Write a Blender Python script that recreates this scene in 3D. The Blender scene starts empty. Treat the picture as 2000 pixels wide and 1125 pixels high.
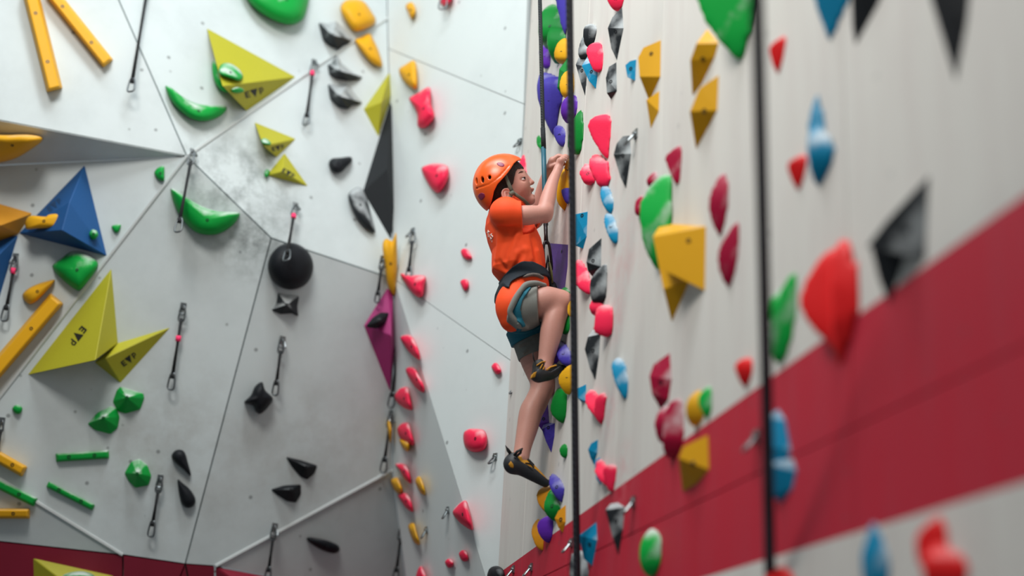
import bpy, bmesh, math, random
import numpy as np
from mathutils import Vector, Matrix
from mathutils.bvhtree import BVHTree

random.seed(7)
SC = bpy.context.scene
COL = SC.collection

# ------------------------------------------------------------------ camera
IMW, IMH = 2000.0, 1125.0
LENS = 50.0
FPX = IMW * LENS / 36.0
PITCH, ROLL = math.radians(20.0), math.radians(3.4)
CAM = np.array([0.0, 0.0, 1.6])
FWD = np.array([0.0, math.cos(PITCH), math.sin(PITCH)])
_r0 = np.array([1.0, 0, 0]); _u0 = np.array([0, -math.sin(PITCH), math.cos(PITCH)])
RGT = math.cos(ROLL) * _r0 + math.sin(ROLL) * _u0
UPV = -math.sin(ROLL) * _r0 + math.cos(ROLL) * _u0
cam_d = bpy.data.cameras.new('camera')
cam = bpy.data.objects.new('camera', cam_d); COL.objects.link(cam)
cam.matrix_world = Matrix(((RGT[0], UPV[0], -FWD[0], CAM[0]), (RGT[1], UPV[1], -FWD[1], CAM[1]),
                           (RGT[2], UPV[2], -FWD[2], CAM[2]), (0, 0, 0, 1)))
cam_d.lens = LENS; cam_d.sensor_width = 36.0; cam_d.clip_start = 0.05
cam_d.dof.use_dof = True; cam_d.dof.focus_distance = 5.5; cam_d.dof.aperture_fstop = 0.82
SC.camera = cam

# ------------------------------------------------------------------ light
SC.view_settings.view_transform = 'Standard'
SC.view_settings.look = 'None'
SC.view_settings.gamma = 1.0
SC.view_settings.use_curve_mapping = False
SC.view_settings.exposure = 0.0
world = bpy.data.worlds.new('hall'); SC.world = world
world.use_nodes = True
bgn = world.node_tree.nodes['Background']
bgn.inputs[0].default_value = (0.82, 0.94, 1.0, 1); bgn.inputs[1].default_value = 0.175

def area(name, loc, target, sx, sy, power, col):
    d = bpy.data.lights.new(name, 'AREA'); d.shape = 'RECTANGLE'; d.size = sx; d.size_y = sy
    d.energy = power; d.color = col
    o = bpy.data.objects.new(name, d); COL.objects.link(o); o.location = loc
    o.rotation_euler = (Vector(target) - Vector(loc)).to_track_quat('-Z', 'Y').to_euler()
    return o
area('ceiling_lamp_bank', (-1.9, 4.0, 8.0), (-1.6, 4.9, 3.0), 3.0, 0.8, 86, (0.86, 0.96, 1.0))
area('ceiling_lamp_row', (-0.7, 3.4, 7.4), (-0.3, 4.6, 3.0), 1.6, 0.7, 85, (0.93, 0.98, 1.0))
area('ceiling_lamp_side', (-1.6, 1.9, 6.3), (0.2, 4.9, 3.4), 1.4, 1.0, 140, (1.0, 0.95, 0.89))

# ------------------------------------------------------------------ maths
Z3 = np.array([0, 0, 1.0])
def nrm(v): return v / np.linalg.norm(v)
def ray(px, py):
    return FWD + ((px - IMW / 2) / FPX) * RGT + ((IMH / 2 - py) / FPX) * UPV
def at(px, py, z): return CAM + z * ray(px, py)
class Plane:
    def __init__(s, p, n):
        s.p = np.array(p, float); s.n = nrm(np.array(n, float))
        if np.dot(s.n, CAM - s.p) < 0: s.n = -s.n
    def hit(s, px, py, h=0.0):
        r = ray(px, py); q = s.p + s.n * h
        return CAM + r * (np.dot(q - CAM, s.n) / np.dot(r, s.n))
def depth(P): return float(np.dot(np.asarray(P) - CAM, FWD))
def proj(P):
    v = np.asarray(P) - CAM; z = np.dot(v, FWD)
    return IMW / 2 + FPX * np.dot(v, RGT) / z, IMH / 2 - FPX * np.dot(v, UPV) / z
# right wall: vertical, its horizontals run away towards pixel (220, horizon)
_yy = 1500.0
for _ in range(30):
    _yy += np.dot(ray(220, _yy), Z3) * FPX / UPV[2]
DIR = nrm(ray(220, _yy)); DIR[2] = 0; DIR = nrm(DIR)
PR = Plane(at(1092, 500, 5.5), np.cross(DIR, Z3))

# ------------------------------------------------------------------ materials
def lin(h):
    h = h.lstrip('#'); o = []
    for i in (0, 2, 4):
        c = int(h[i:i + 2], 16) / 255.0
        o.append(c / 12.92 if c <= 0.04045 else ((c + 0.055) / 1.055) ** 2.4)
    return (o[0], o[1], o[2], 1.0)
MATS = {}
def newmat(name):
    m = bpy.data.materials.new(name); m.use_nodes = True
    nt = m.node_tree; b = nt.nodes['Principled BSDF']
    return m, nt, b
def nd(nt, t, **kw):
    n = nt.nodes.new(t)
    for k, v in kw.items(): setattr(n, k, v)
    return n
def plain(name, col, rough=0.5, metal=0.0, bump=0.0, bscale=60.0, var=0.0, sss=0.0):
    if name in MATS: return MATS[name]
    m, nt, b = newmat(name)
    b.inputs['Base Color'].default_value = lin(col); b.inputs['Roughness'].default_value = rough
    b.inputs['Metallic'].default_value = metal
    if sss:
        b.inputs['Subsurface Weight'].default_value = sss
        b.inputs['Subsurface Radius'].default_value = (0.012, 0.005, 0.003)
        b.inputs['Subsurface Scale'].default_value = 1.0
    tc = nd(nt, 'ShaderNodeTexCoord')
    n = nd(nt, 'ShaderNodeTexNoise'); n.inputs['Scale'].default_value = bscale; n.inputs['Detail'].default_value = 4
    nt.links.new(tc.outputs['Object'], n.inputs['Vector'])
    if var:
        mx = nd(nt, 'ShaderNodeMix', data_type='RGBA')
        c = lin(col)
        mx.inputs[6].default_value = tuple(x * (1 - var) for x in c[:3]) + (1,)
        mx.inputs[7].default_value = tuple(min(1, x * (1 + var)) for x in c[:3]) + (1,)
        nt.links.new(n.outputs['Fac'], mx.inputs[0]); nt.links.new(mx.outputs[2], b.inputs['Base Color'])
    if bump:
        bp = nd(nt, 'ShaderNodeBump'); bp.inputs['Strength'].default_value = bump; bp.inputs['Distance'].default_value = 0.004
        nt.links.new(n.outputs['Fac'], bp.inputs['Height']); nt.links.new(bp.outputs['Normal'], b.inputs['Normal'])
    MATS[name] = m
    return m
def resin(name, col, chalk=0.5, rough=0.42, chalkcol='#d9dcdc', thr=0.62):
    """moulded grip: pigment colour, worn chalk rubbed into the upper faces"""
    if name in MATS: return MATS[name]
    m, nt, b = newmat(name)
    c = lin(col)
    tc = nd(nt, 'ShaderNodeTexCoord')
    n1 = nd(nt, 'ShaderNodeTexNoise'); n1.inputs['Scale'].default_value = 9; n1.inputs['Detail'].default_value = 5
    n2 = nd(nt, 'ShaderNodeTexNoise'); n2.inputs['Scale'].default_value = 130; n2.inputs['Detail'].default_value = 3
    nt.links.new(tc.outputs['Object'], n1.inputs['Vector']); nt.links.new(tc.outputs['Object'], n2.inputs['Vector'])
    ge = nd(nt, 'ShaderNodeNewGeometry'); sp = nd(nt, 'ShaderNodeSeparateXYZ')
    nt.links.new(ge.outputs['Normal'], sp.inputs[0])
    a = nd(nt, 'ShaderNodeMath', operation='MULTIPLY_ADD'); a.inputs[1].default_value = 0.34
    nt.links.new(sp.outputs['Z'], a.inputs[0]); nt.links.new(n1.outputs['Fac'], a.inputs[2])
    mr = nd(nt, 'ShaderNodeMapRange'); mr.inputs[1].default_value = thr; mr.inputs[2].default_value = thr + 0.24
    mr.inputs[3].default_value = 0; mr.inputs[4].default_value = chalk
    nt.links.new(a.outputs[0], mr.inputs[0])
    mx = nd(nt, 'ShaderNodeMix', data_type='RGBA'); mx.inputs[6].default_value = c; mx.inputs[7].default_value = lin(chalkcol)
    nt.links.new(mr.outputs[0], mx.inputs[0]); nt.links.new(mx.outputs[2], b.inputs['Base Color'])
    b.inputs['Roughness'].default_value = rough + .06; b.inputs['Specular IOR Level'].default_value = 0.2
    bp = nd(nt, 'ShaderNodeBump'); bp.inputs['Strength'].default_value = 0.25; bp.inputs['Distance'].default_value = 0.002
    nt.links.new(n2.outputs['Fac'], bp.inputs['Height']); nt.links.new(bp.outputs['Normal'], b.inputs['Normal'])
    MATS[name] = m
    return m
def wallmat(name, col, stain='#9aa0a0', amount=0.35, specks=0.5, stretch=(1, 1, 1), band=None, seed=0.0, smudges=()):
    m, nt, b = newmat(name)
    ge = nd(nt, 'ShaderNodeNewGeometry')
    mp = nd(nt, 'ShaderNodeMapping'); mp.inputs['Scale'].default_value = stretch; mp.inputs['Location'].default_value = (seed, seed * .7, 0)
    nt.links.new(ge.outputs['Position'], mp.inputs['Vector'])
    n1 = nd(nt, 'ShaderNodeTexNoise'); n1.inputs['Scale'].default_value = 2.2; n1.inputs['Detail'].default_value = 8; n1.inputs['Roughness'].default_value = 0.65
    nt.links.new(mp.outputs[0], n1.inputs['Vector'])
    mr = nd(nt, 'ShaderNodeMapRange'); mr.inputs[1].default_value = 0.45; mr.inputs[2].default_value = 0.85; mr.inputs[4].default_value = amount
    nt.links.new(n1.outputs['Fac'], mr.inputs[0])
    mx = nd(nt, 'ShaderNodeMix', data_type='RGBA'); mx.inputs[6].default_value = lin(col); mx.inputs[7].default_value = lin(stain)
    nt.links.new(mr.outputs[0], mx.inputs[0])
    out = mx.outputs[2]
    if band:
        # a painted diagonal stripe between two straight lines on the wall plane (world units)
        facs = []
        for (nv, off, sgn) in band['edges']:
            dp = nd(nt, 'ShaderNodeVectorMath', operation='DOT_PRODUCT'); dp.inputs[1].default_value = tuple(nv)
            nt.links.new(ge.outputs['Position'], dp.inputs[0])
            g = nd(nt, 'ShaderNodeMath', operation='GREATER_THAN' if sgn > 0 else 'LESS_THAN'); g.inputs[1].default_value = off
            nt.links.new(dp.outputs['Value'], g.inputs[0]); facs.append(g)
        mu = nd(nt, 'ShaderNodeMath', operation='MULTIPLY')
        nt.links.new(facs[0].outputs[0], mu.inputs[0]); nt.links.new(facs[1].outputs[0], mu.inputs[1])
        rn = nd(nt, 'ShaderNodeMix', data_type='RGBA'); rn.inputs[6].default_value = lin(band['col']); rn.inputs[7].default_value = lin(band['worn'])
        mr2 = nd(nt, 'ShaderNodeMapRange'); mr2.inputs[1].default_value = 0.44; mr2.inputs[2].default_value = 0.8; mr2.inputs[4].default_value = 0.5
        nt.links.new(n1.outputs['Fac'], mr2.inputs[0]); nt.links.new(mr2.outputs[0], rn.inputs[0])
        bx = nd(nt, 'ShaderNodeMix', data_type='RGBA')
        nt.links.new(mu.outputs[0], bx.inputs[0]); nt.links.new(out, bx.inputs[6]); nt.links.new(rn.outputs[2], bx.inputs[7])
        out = bx.outputs[2]
    for (sp_, sr, sc, sa) in smudges:
        # a scuffed patch: ragged spot of rubbed-in dirt or colour around a point of the wall
        ds = nd(nt, 'ShaderNodeVectorMath', operation='DISTANCE'); ds.inputs[1].default_value = tuple(sp_)
        nt.links.new(ge.outputs['Position'], ds.inputs[0])
        m1 = nd(nt, 'ShaderNodeMapRange'); m1.inputs[1].default_value = sr; m1.inputs[2].default_value = sr * 0.15
        nt.links.new(ds.outputs['Value'], m1.inputs[0])
        n5 = nd(nt, 'ShaderNodeTexNoise'); n5.inputs['Scale'].default_value = 2.6 / sr; n5.inputs['Detail'].default_value = 7; n5.inputs['Roughness'].default_value = 0.7
        nt.links.new(ge.outputs['Position'], n5.inputs['Vector'])
        m2 = nd(nt, 'ShaderNodeMapRange'); m2.inputs[1].default_value = 0.42; m2.inputs[2].default_value = 0.68; m2.inputs[4].default_value = sa
        nt.links.new(n5.outputs['Fac'], m2.inputs[0])
        mm = nd(nt, 'ShaderNodeMath', operation='MULTIPLY'); nt.links.new(m1.outputs[0], mm.inputs[0]); nt.links.new(m2.outputs[0], mm.inputs[1])
        sx = nd(nt, 'ShaderNodeMix', data_type='RGBA'); sx.inputs[7].default_value = lin(sc)
        nt.links.new(mm.outputs[0], sx.inputs[0]); nt.links.new(out, sx.inputs[6]); out = sx.outputs[2]
    if specks:
        vo = nd(nt, 'ShaderNodeTexVoronoi'); vo.inputs['Scale'].default_value = 7.5; vo.inputs['Randomness'].default_value = 0.8
        nt.links.new(ge.outputs['Position'], vo.inputs['Vector'])
        lt = nd(nt, 'ShaderNodeMapRange'); lt.inputs[1].default_value = 0.085; lt.inputs[2].default_value = 0.05; lt.inputs[4].default_value = specks
        nt.links.new(vo.outputs['Distance'], lt.inputs[0])
        sx = nd(nt, 'ShaderNodeMix', data_type='RGBA'); sx.inputs[7].default_value = lin('#4c4f50')
        nt.links.new(lt.outputs[0], sx.inputs[0]); nt.links.new(out, sx.inputs[6]); out = sx.outputs[2]
    nt.links.new(out, b.inputs['Base Color'])
    b.inputs['Roughness'].default_value = 0.62
    n3 = nd(nt, 'ShaderNodeTexNoise'); n3.inputs['Scale'].default_value = 180; n3.inputs['Detail'].default_value = 2
    nt.links.new(ge.outputs['Position'], n3.inputs['Vector'])
    bp = nd(nt, 'ShaderNodeBump'); bp.inputs['Strength'].default_value = 0.12; bp.inputs['Distance'].default_value = 0.002
    nt.links.new(n3.outputs['Fac'], bp.inputs['Height']); nt.links.new(bp.outputs['Normal'], b.inputs['Normal'])
    MATS[name] = m
    return m

# ------------------------------------------------------------------ object helpers
def mesh_obj(name, verts, faces, mat, parent=None, loc=None, smooth=False):
    """verts in world space (parent None) or relative to parent's location"""
    V = np.asarray(verts, float)
    if parent is None:
        loc = V.mean(0) if loc is None else np.asarray(loc, float)
        V = V - loc
    me = bpy.data.meshes.new(name)
    me.from_pydata([tuple(v) for v in V], [], [tuple(int(i) for i in f) for f in faces])
    me.validate(); me.update()
    bm = bmesh.new(); bm.from_mesh(me); bmesh.ops.recalc_face_normals(bm, faces=bm.faces[:]); bm.to_mesh(me); bm.free()
    if smooth: me.polygons.foreach_set('use_smooth', [True] * len(me.polygons))
    if mat is not None: me.materials.append(mat)
    o = bpy.data.objects.new(name, me); COL.objects.link(o)
    if parent is not None: o.parent = parent
    else: o.location = loc
    return o
def empty(name, loc):
    o = bpy.data.objects.new(name, None); COL.objects.link(o); o.location = tuple(loc); o.empty_display_size = 0.05
    return o
def tag(o, label, cat, group=None):
    o['label'] = label; o['category'] = cat
    if group: o['group'] = group
    return o
def structure(o): o['kind'] = 'structure'; return o
def ploc(p): return np.array(p.location)
def frame_of(t):
    t = nrm(t); a = Z3 if abs(t[2]) < 0.9 else np.array([1.0, 0, 0])
    u = nrm(np.cross(t, a)); return u, np.cross(t, u)
def tube(pts, rad, n=8, closed=False, flat=1.0, side=None):
    pts = [np.asarray(p, float) for p in pts]; V = []; F = []; m = len(pts)
    rads = rad if hasattr(rad, '__len__') else [rad] * m
    prev = None
    for i, p in enumerate(pts):
        a = pts[(i - 1) % m] if (closed or i > 0) else p; b = pts[(i + 1) % m] if (closed or i < m - 1) else p
        t = nrm(b - a)
        if prev is None:
            if side is not None: u = nrm(side - np.dot(side, t) * t)
            else: u, _ = frame_of(t)
        else: u = nrm(prev - np.dot(prev, t) * t)
        prev = u; w = np.cross(t, u)
        for k in range(n):
            an = 2 * math.pi * k / n
            V.append(p + rads[i] * (math.cos(an) * u + flat * math.sin(an) * w))
    for i in range(m if closed else m - 1):
        j = (i + 1) % m
        for k in range(n):
            k2 = (k + 1) % n
            F.append((i * n + k, i * n + k2, j * n + k2, j * n + k))
    if not closed:
        F.append(tuple(range(n))); F.append(tuple((m - 1) * n + k for k in range(n)))
    return V, F
def boxm(c, ax, half):
    c = np.asarray(c, float); V = []
    for i in (-1, 1):
        for j in (-1, 1):
            for k in (-1, 1): V.append(c + ax[0] * i * half[0] + ax[1] * j * half[1] + ax[2] * k * half[2])
    return V, [(0, 1, 3, 2), (4, 6, 7, 5), (0, 4, 5, 1), (2, 3, 7, 6), (0, 2, 6, 4), (1, 5, 7, 3)]
def merge(*ms):
    V = []; F = []
    for v, f in ms:
        o = len(V); V += list(v); F += [tuple(i + o for i in q) for q in f]
    return V, F
def bevel(o, w, seg=2):
    m = o.modifiers.new('bevel', 'BEVEL'); m.width = w; m.segments = seg; m.limit_method = 'ANGLE'; m.angle_limit = math.radians(25)
    return o
def bolt_mesh(p, n, r=0.0075, depth_=0.012, proud=0.0015):
    u, w = frame_of(n); V = []; F = []
    N = 8
    prof = [(r, -depth_), (r, proud), (r * 0.55, proud), (r * 0.5, proud - 0.004), (0.0, proud - 0.004)]
    for (rr, hh) in prof[:-1]:
        for k in range(N):
            a = 2 * math.pi * k / N
            V.append(p + n * hh + rr * (math.cos(a) * u + math.sin(a) * w))
    for i in range(3):
        for k in range(N):
            F.append((i * N + k, i * N + (k + 1) % N, (i + 1) * N + (k + 1) % N, (i + 1) * N + k))
    F.append(tuple(3 * N + k for k in range(N)))
    return V, F
STEEL = plain('galvanised steel', '#8d9294', 0.35, 0.9)
DKSTEEL = plain('dark bolt steel', '#33363a', 0.4, 0.8)

# ------------------------------------------------------------------ floor of the hall
fm = plain('grey crash mat vinyl', '#6c7177', 0.6, bump=0.2, bscale=30, var=0.15)
structure(mesh_obj('floor', *boxm((0, 3, -0.15), (np.array([1., 0, 0]), np.array([0, 1., 0]), Z3), (7, 8, 0.15)), fm))

# ------------------------------------------------------------------ right wall (panels in wall coordinates)
CORN = PR.hit(1005, 560)
def uv_of(P): return np.array([np.dot(P - CORN, -DIR), P[2]])
def uv_at(u, v): 
    p = CORN - DIR * u; return np.array([p[0], p[1], v])
def line_uv(p, q):
    a, b = uv_of(PR.hit(*p)), uv_of(PR.hit(*q)); return a, b
def edge_eq(p, q):
    a, b = line_uv(p, q); s = (b[1] - a[1]) / (b[0] - a[0])
    # v - s*u  as a world-space dot product
    nv = Z3 + s * DIR
    return nv, float(np.dot(nv, PR.hit(*p)))
e1, o1 = edge_eq((985, 1112), (2000, 382)); e2, o2 = edge_eq((1400, 1121), (2000, 942))
RWM = wallmat('white painted plywood right', '#dad7d1', '#c0b1ae', 0.5, 0.22, (5, 5, 0.5),
              band={'edges': [(e1, o1, -1), (e2, o2, 1)], 'col': '#bf1231', 'worn': '#b23a4c'},
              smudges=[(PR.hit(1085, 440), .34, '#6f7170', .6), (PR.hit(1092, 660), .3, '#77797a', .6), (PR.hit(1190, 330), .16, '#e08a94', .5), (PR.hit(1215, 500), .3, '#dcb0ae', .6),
                       (PR.hit(1200, 615), .14, '#e08a94', .5), (PR.hit(1190, 800), .13, '#e08a94', .45), (PR.hit(1215, 925), .14, '#e08a94', .45)])
seam = uv_of(PR.hit(1559, 887))[1]
us = [0.0] + [uv_of(PR.hit(x, y))[0] for x, y in ((1048, 560), (1128, 560), (1285, 560), (1658, 560))]
du = us[-1] - us[-2]
us += [us[-1] + 1.25, us[-1] + 2.5, us[-1] + 3.75]
vs = [0.0, seam - 1.25, seam, seam + 4.0]
bu = np.cross(Z3, DIR)
NR = PR.n
structure_back = []
V, F = boxm(uv_at(us[-1] / 2, (vs[0] + vs[-1]) / 2) - NR * 0.032, (DIR, Z3, NR), (us[-1] / 2, (vs[-1] - vs[0]) / 2, 0.012))
wall_right = structure(mesh_obj('wall_right', V, F, plain('dark backing board', '#8f8c88', 0.8)))
for i in range(len(us) - 1):
    for j in range(len(vs) - 1):
        g = 0.0012
        c = uv_at((us[i] + us[i + 1]) / 2, (vs[j] + vs[j + 1]) / 2) - NR * 0.01
        V, F = boxm(c - ploc(wall_right), (DIR, Z3, NR), ((us[i + 1] - us[i]) / 2 - g, (vs[j + 1] - vs[j]) / 2 - g, 0.010))
        bevel(mesh_obj('panel', V, F, RWM, wall_right), 0.0015, 1)

# ------------------------------------------------------------------ back walls: folded facets
_b = PR.hit(1005, 560); _c = at(770, 545, 6.9)
PB = Plane(_b, np.cross(_c - _b, Z3))
def zB(x, y): return depth(PB.hit(x, y))
VX = {  # name: (px, py, guessed distance into the hall, weight)
 'a': (-350, -300, 5.55, 1), 'b': (101, -300, 5.95, 1), 'M': (365, 305, 6.0, 6), 'c': (-350, 168, 5.45, 1), 'd': (-350, 339, 6.3, 2),
 'e': (-85, 884, 6.2, 3), 'e2': (-350, 720, 5.8, 2), 'g': (240, 1084, 6.45, 1), 'h': (-350, 1020, 6.3, 1),
 'K': (530, 465, 6.3, 2), 'j': (362, 1102, 6.55, 1), 'n': (420, 1106, 6.6, 1),
 't': (752, -300, 'B', 400), 'A0': (757, 35, 'B', 400), 'A1': (770, 545, 'B', 400),
 'A2': (767, 918, 6.72, 6), 'A3': (800, 1175, 7.05, 4),
 'p8': (797, 1176, 7.25, 9), 'q': (979, 1222, 'B', 400), 'w1': (758.5, 95, 'B', 400), 'w2': (1023, 203, 'B', 400), 'w4': (1000, 706, 'B', 400), 'r': (1040, -300, 'B', 400),
 's': (985, 1400, 5.6, 1), 'v': (815, 1400, 7.3, 1),
 'h2': (-350, 1400, 6.7, 1), 'g2': (240, 1400, 6.8, 1), 'n2': (420, 1400, 7.0, 1)}
for _k, (_x, _y, _g, _w) in list(VX.items()):
    VX[_k] = (_x, _y, zB(_x, _y) if _g == 'B' else _g / ray(_x, _y)[1], _w)
FAC = {'P1': 'a b M c', 'P2': 'c M d', 'P3': 'd M e e2', 'P9': 'e g h', 'P9b': 'e2 e h', 'P6': 'M K j g e', 'P4': 'b t A0 M', 'P5': 'M A0 A1 K',
        'P7': 'K A1 A2 n j', 'P8': 'A2 p8 n', 'Cf': 'A2 A3 p8', 'Ba': 't A0 w1 w2 r', 'Bb': 'w1 A1 w4 w2', 'Bc': 'A1 q w4', 'C': 'A1 q s v A3 A2',
       'X1': 'h g g2', 'X1b': 'h g2 h2', 'X2': 'g j g2', 'X2b': 'j n n2', 'X2c': 'j n2 g2', 'X3': 'n p8 v', 'X3b': 'n v n2'}
names = list(VX); ix = {n: i for i, n in enumerate(names)}
rows = []; rhs = []
for n in names:
    r_ = np.zeros(len(names)); w = VX[n][3]; r_[ix[n]] = w; rows.append(r_); rhs.append(w / VX[n][2])
for fn, vs_ in FAC.items():
    L = vs_.split()
    # choose three well spread vertices
    best = None
    for i in range(len(L)):
        for j in range(i + 1, len(L)):
            for k in range(j + 1, len(L)):
                A = np.array([[VX[L[t]][0], VX[L[t]][1], 1] for t in (i, j, k)], float); d_ = abs(np.linalg.det(A))
                if best is None or d_ > best[0]: best = (d_, (i, j, k), A)
    tri = best[1]; Ai = np.linalg.inv(best[2])
    for i, n in enumerate(L):
        if i in tri: continue
        wts = np.array([VX[n][0], VX[n][1], 1.0]) @ Ai
        r_ = np.zeros(len(names)); r_[ix[n]] = 1
        for t, w in zip(tri, wts): r_[ix[L[t]]] -= w
        rows.append(r_ * 3000); rhs.append(0)
qz = np.linalg.lstsq(np.array(rows), np.array(rhs), rcond=None)[0]
VW = {n: at(VX[n][0], VX[n][1], 1.0 / qz[ix[n]]) for n in names}
print('FACET DEPTHS', {n: round(1 / qz[ix[n]], 2) for n in names})
FP = {}
for fn, vs_ in FAC.items():
    L = vs_.split(); pts = np.array([VW[n] for n in L]); c = pts.mean(0)
    nn = np.linalg.svd(pts - c)[2][2]; FP[fn] = (Plane(c, nn), [VX[n][:2] for n in L], pts)
for _k in ('Ba', 'Bb', 'Bc'): FP[_k] = (PB,) + FP[_k][1:]
def inpoly(x, y, poly):
    r_ = False; n = len(poly)
    for i in range(n):
        x1, y1 = poly[i]; x2, y2 = poly[(i + 1) % n]
        if (y1 > y) != (y2 > y) and x < (x2 - x1) * (y - y1) / (y2 - y1) + x1: r_ = not r_
    return r_
def facet(px, py):
    for fn, (pl, poly, _) in FP.items():
        if inpoly(px, py, poly): return pl
    return PR
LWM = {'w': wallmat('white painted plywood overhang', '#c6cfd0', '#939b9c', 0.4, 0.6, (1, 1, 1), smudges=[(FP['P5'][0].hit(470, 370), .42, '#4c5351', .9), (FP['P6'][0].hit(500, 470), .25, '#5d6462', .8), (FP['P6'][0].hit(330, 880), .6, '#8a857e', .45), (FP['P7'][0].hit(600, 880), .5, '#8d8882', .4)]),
       'b': wallmat('white painted plywood bay', '#d3dbdb', '#b0b8b9', 0.35, 0.6, (1, 1, 0.8), seed=3.1),
       'r': wallmat('dark red painted plinth', '#8c1230', '#6e1128', 0.5, 0.1)}
def facet_wall(root_name, facs, mat_of):
    allp = []; ff = []
    for fn in facs:
        pl, poly, pts = FP[fn]; o = len(allp); allp += [p - pl.n * 0.03 for p in pts]; ff.append(tuple(range(o, o + len(pts))))
    root = structure(mesh_obj(root_name, allp, ff, plain('dark backing board', '#8f8c88', 0.8)))
    for fn in facs:
        pl, poly, pts = FP[fn]; c = pts.mean(0); n = len(pts)
        # inset every edge by the joint width
        ins = []
        for i in range(n):
            p0, p1, p2 = pts[i - 1], pts[i], pts[(i + 1) % n]
            d1, d2 = nrm(p1 - p0), nrm(p2 - p1)
            b = nrm(d2 - d1) if np.linalg.norm(d2 - d1) > 1e-3 else nrm(np.cross(pl.n, d1))
            if np.dot(b, c - p1) < 0: b = -b
            s_ = max(0.25, abs(np.dot(b, nrm(np.cross(pl.n, d1)))))
            ins.append(p1 + b * ((0.0015 if fn[0] in 'BC' else 0.004) / s_))
        top = [p for p in ins]; bot = [p - pl.n * 0.022 for p in ins]
        V = [p - ploc(root) for p in top + bot]
        F = [tuple(range(n)), tuple(range(2 * n - 1, n - 1, -1))] + [(i, (i + 1) % n, n + (i + 1) % n, n + i) for i in range(n)]
        mesh_obj('panel', V, F, mat_of(fn), root)
    return root
wall_left = facet_wall('wall_left', ['P1', 'P2', 'P3', 'P4', 'P5', 'P6', 'P7', 'P8', 'P9', 'P9b', 'X1', 'X1b', 'X2', 'X2b', 'X2c', 'X3', 'X3b'], lambda f: LWM['r' if f[0] == 'X' else 'w'])
wall_back = facet_wall('wall_back', ['Ba', 'Bb', 'Bc', 'C', 'Cf'], lambda f: LWM['b'])
# raised joint strips between the overhanging panels
TR = plain('white joint strip', '#c2c8c8', 0.5)
def strip(p, q, w=0.015, h=0.008):
    a, b = VW[p], VW[q]; t = nrm(b - a); n = nrm(CAM - (a + b) / 2); u = nrm(np.cross(n, t)); n = np.cross(t, u)
    V, F = boxm((a + b) / 2, (t, u, n), (np.linalg.norm(b - a) / 2, w / 2, h))
    o = structure(bevel(mesh_obj(next(TRN), V, F, TR), 0.003, 1)); return o
TRN = iter(['trim_%d' % i for i in range(1, 20)])
for p, q in (('M', 'e'), ('M', 'A0'), ('A2', 'n'), ('e', 'g')): strip(p, q)

# ------------------------------------------------------------------ climbing holds
C = {'yellow': resin('yellow resin', '#dfa41c', 0.25, thr=0.72), 'yellowR': resin('golden resin', '#dba218', 0.2, thr=0.75), 'green': resin('green resin', '#0b9a3c', 0.75, thr=0.60),
     'greenR': resin('bright green resin', '#0fae45', 0.8, thr=0.53), 'dkgreen': resin('deep green resin', '#0a7a2c', 0.55, 0.3, thr=0.72),
     'pink': resin('pink resin', '#f2264f', 0.5, thr=0.66), 'red': resin('red resin', '#ee1f22', 0.35, thr=0.74), 'crimson': resin('crimson resin', '#a8103a', 0.7, thr=0.55),
     'blue': resin('blue resin', '#0583ad', 0.7, thr=0.58), 'purple': resin('purple resin', '#40369a', 0.3, thr=0.66), 'violet': resin('violet resin', '#5c26a0', 0.3, thr=0.68),
     'black': resin('black resin', '#15181d', 0.4, 0.5, '#a8aeb0', thr=0.76), 'grey': resin('chalky black resin', '#24282c', 0.85, 0.45, '#b6bcbe', thr=0.47),
     'orange': resin('orange resin', '#d08a16', 0.2, thr=0.75),
     'olive': plain('olive painted plywood', '#aba61f', 0.6, bump=0.15, bscale=120, var=0.06), 'bluevol': plain('blue painted plywood', '#064c86', 0.7, bump=0.15, bscale=120, var=0.08),
     'magenta': plain('magenta painted plywood', '#a3286f', 0.6, bump=0.15, bscale=120, var=0.06), 'blackvol': plain('black painted plywood', '#14191d', 0.85, bump=0.15, bscale=120, var=0.3),
     'goldvol': plain('amber painted plywood', '#c98a1c', 0.6, bump=0.15, bscale=120, var=0.06)}
def spline(poly, n=5):
    P = np.array(poly, float); m = len(P); out = []
    for i in range(m):
        p0, p1, p2, p3 = P[i - 1], P[i], P[(i + 1) % m], P[(i + 2) % m]
        for k in range(n):
            t = k / n
            out.append(0.5 * ((2 * p1) + (p2 - p0) * t + (2 * p0 - 5 * p1 + 4 * p2 - p3) * t * t + (3 * p1 - p0 - 3 * p2 + p3) * t ** 3))
    return np.array(out)
def add_bolt(o, p, n, r=0.0075):
    V, F = bolt_mesh(np.asarray(p) - ploc(o), np.asarray(n), r)
    return mesh_obj('bolt', V, F, DKSTEEL, o)
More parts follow.
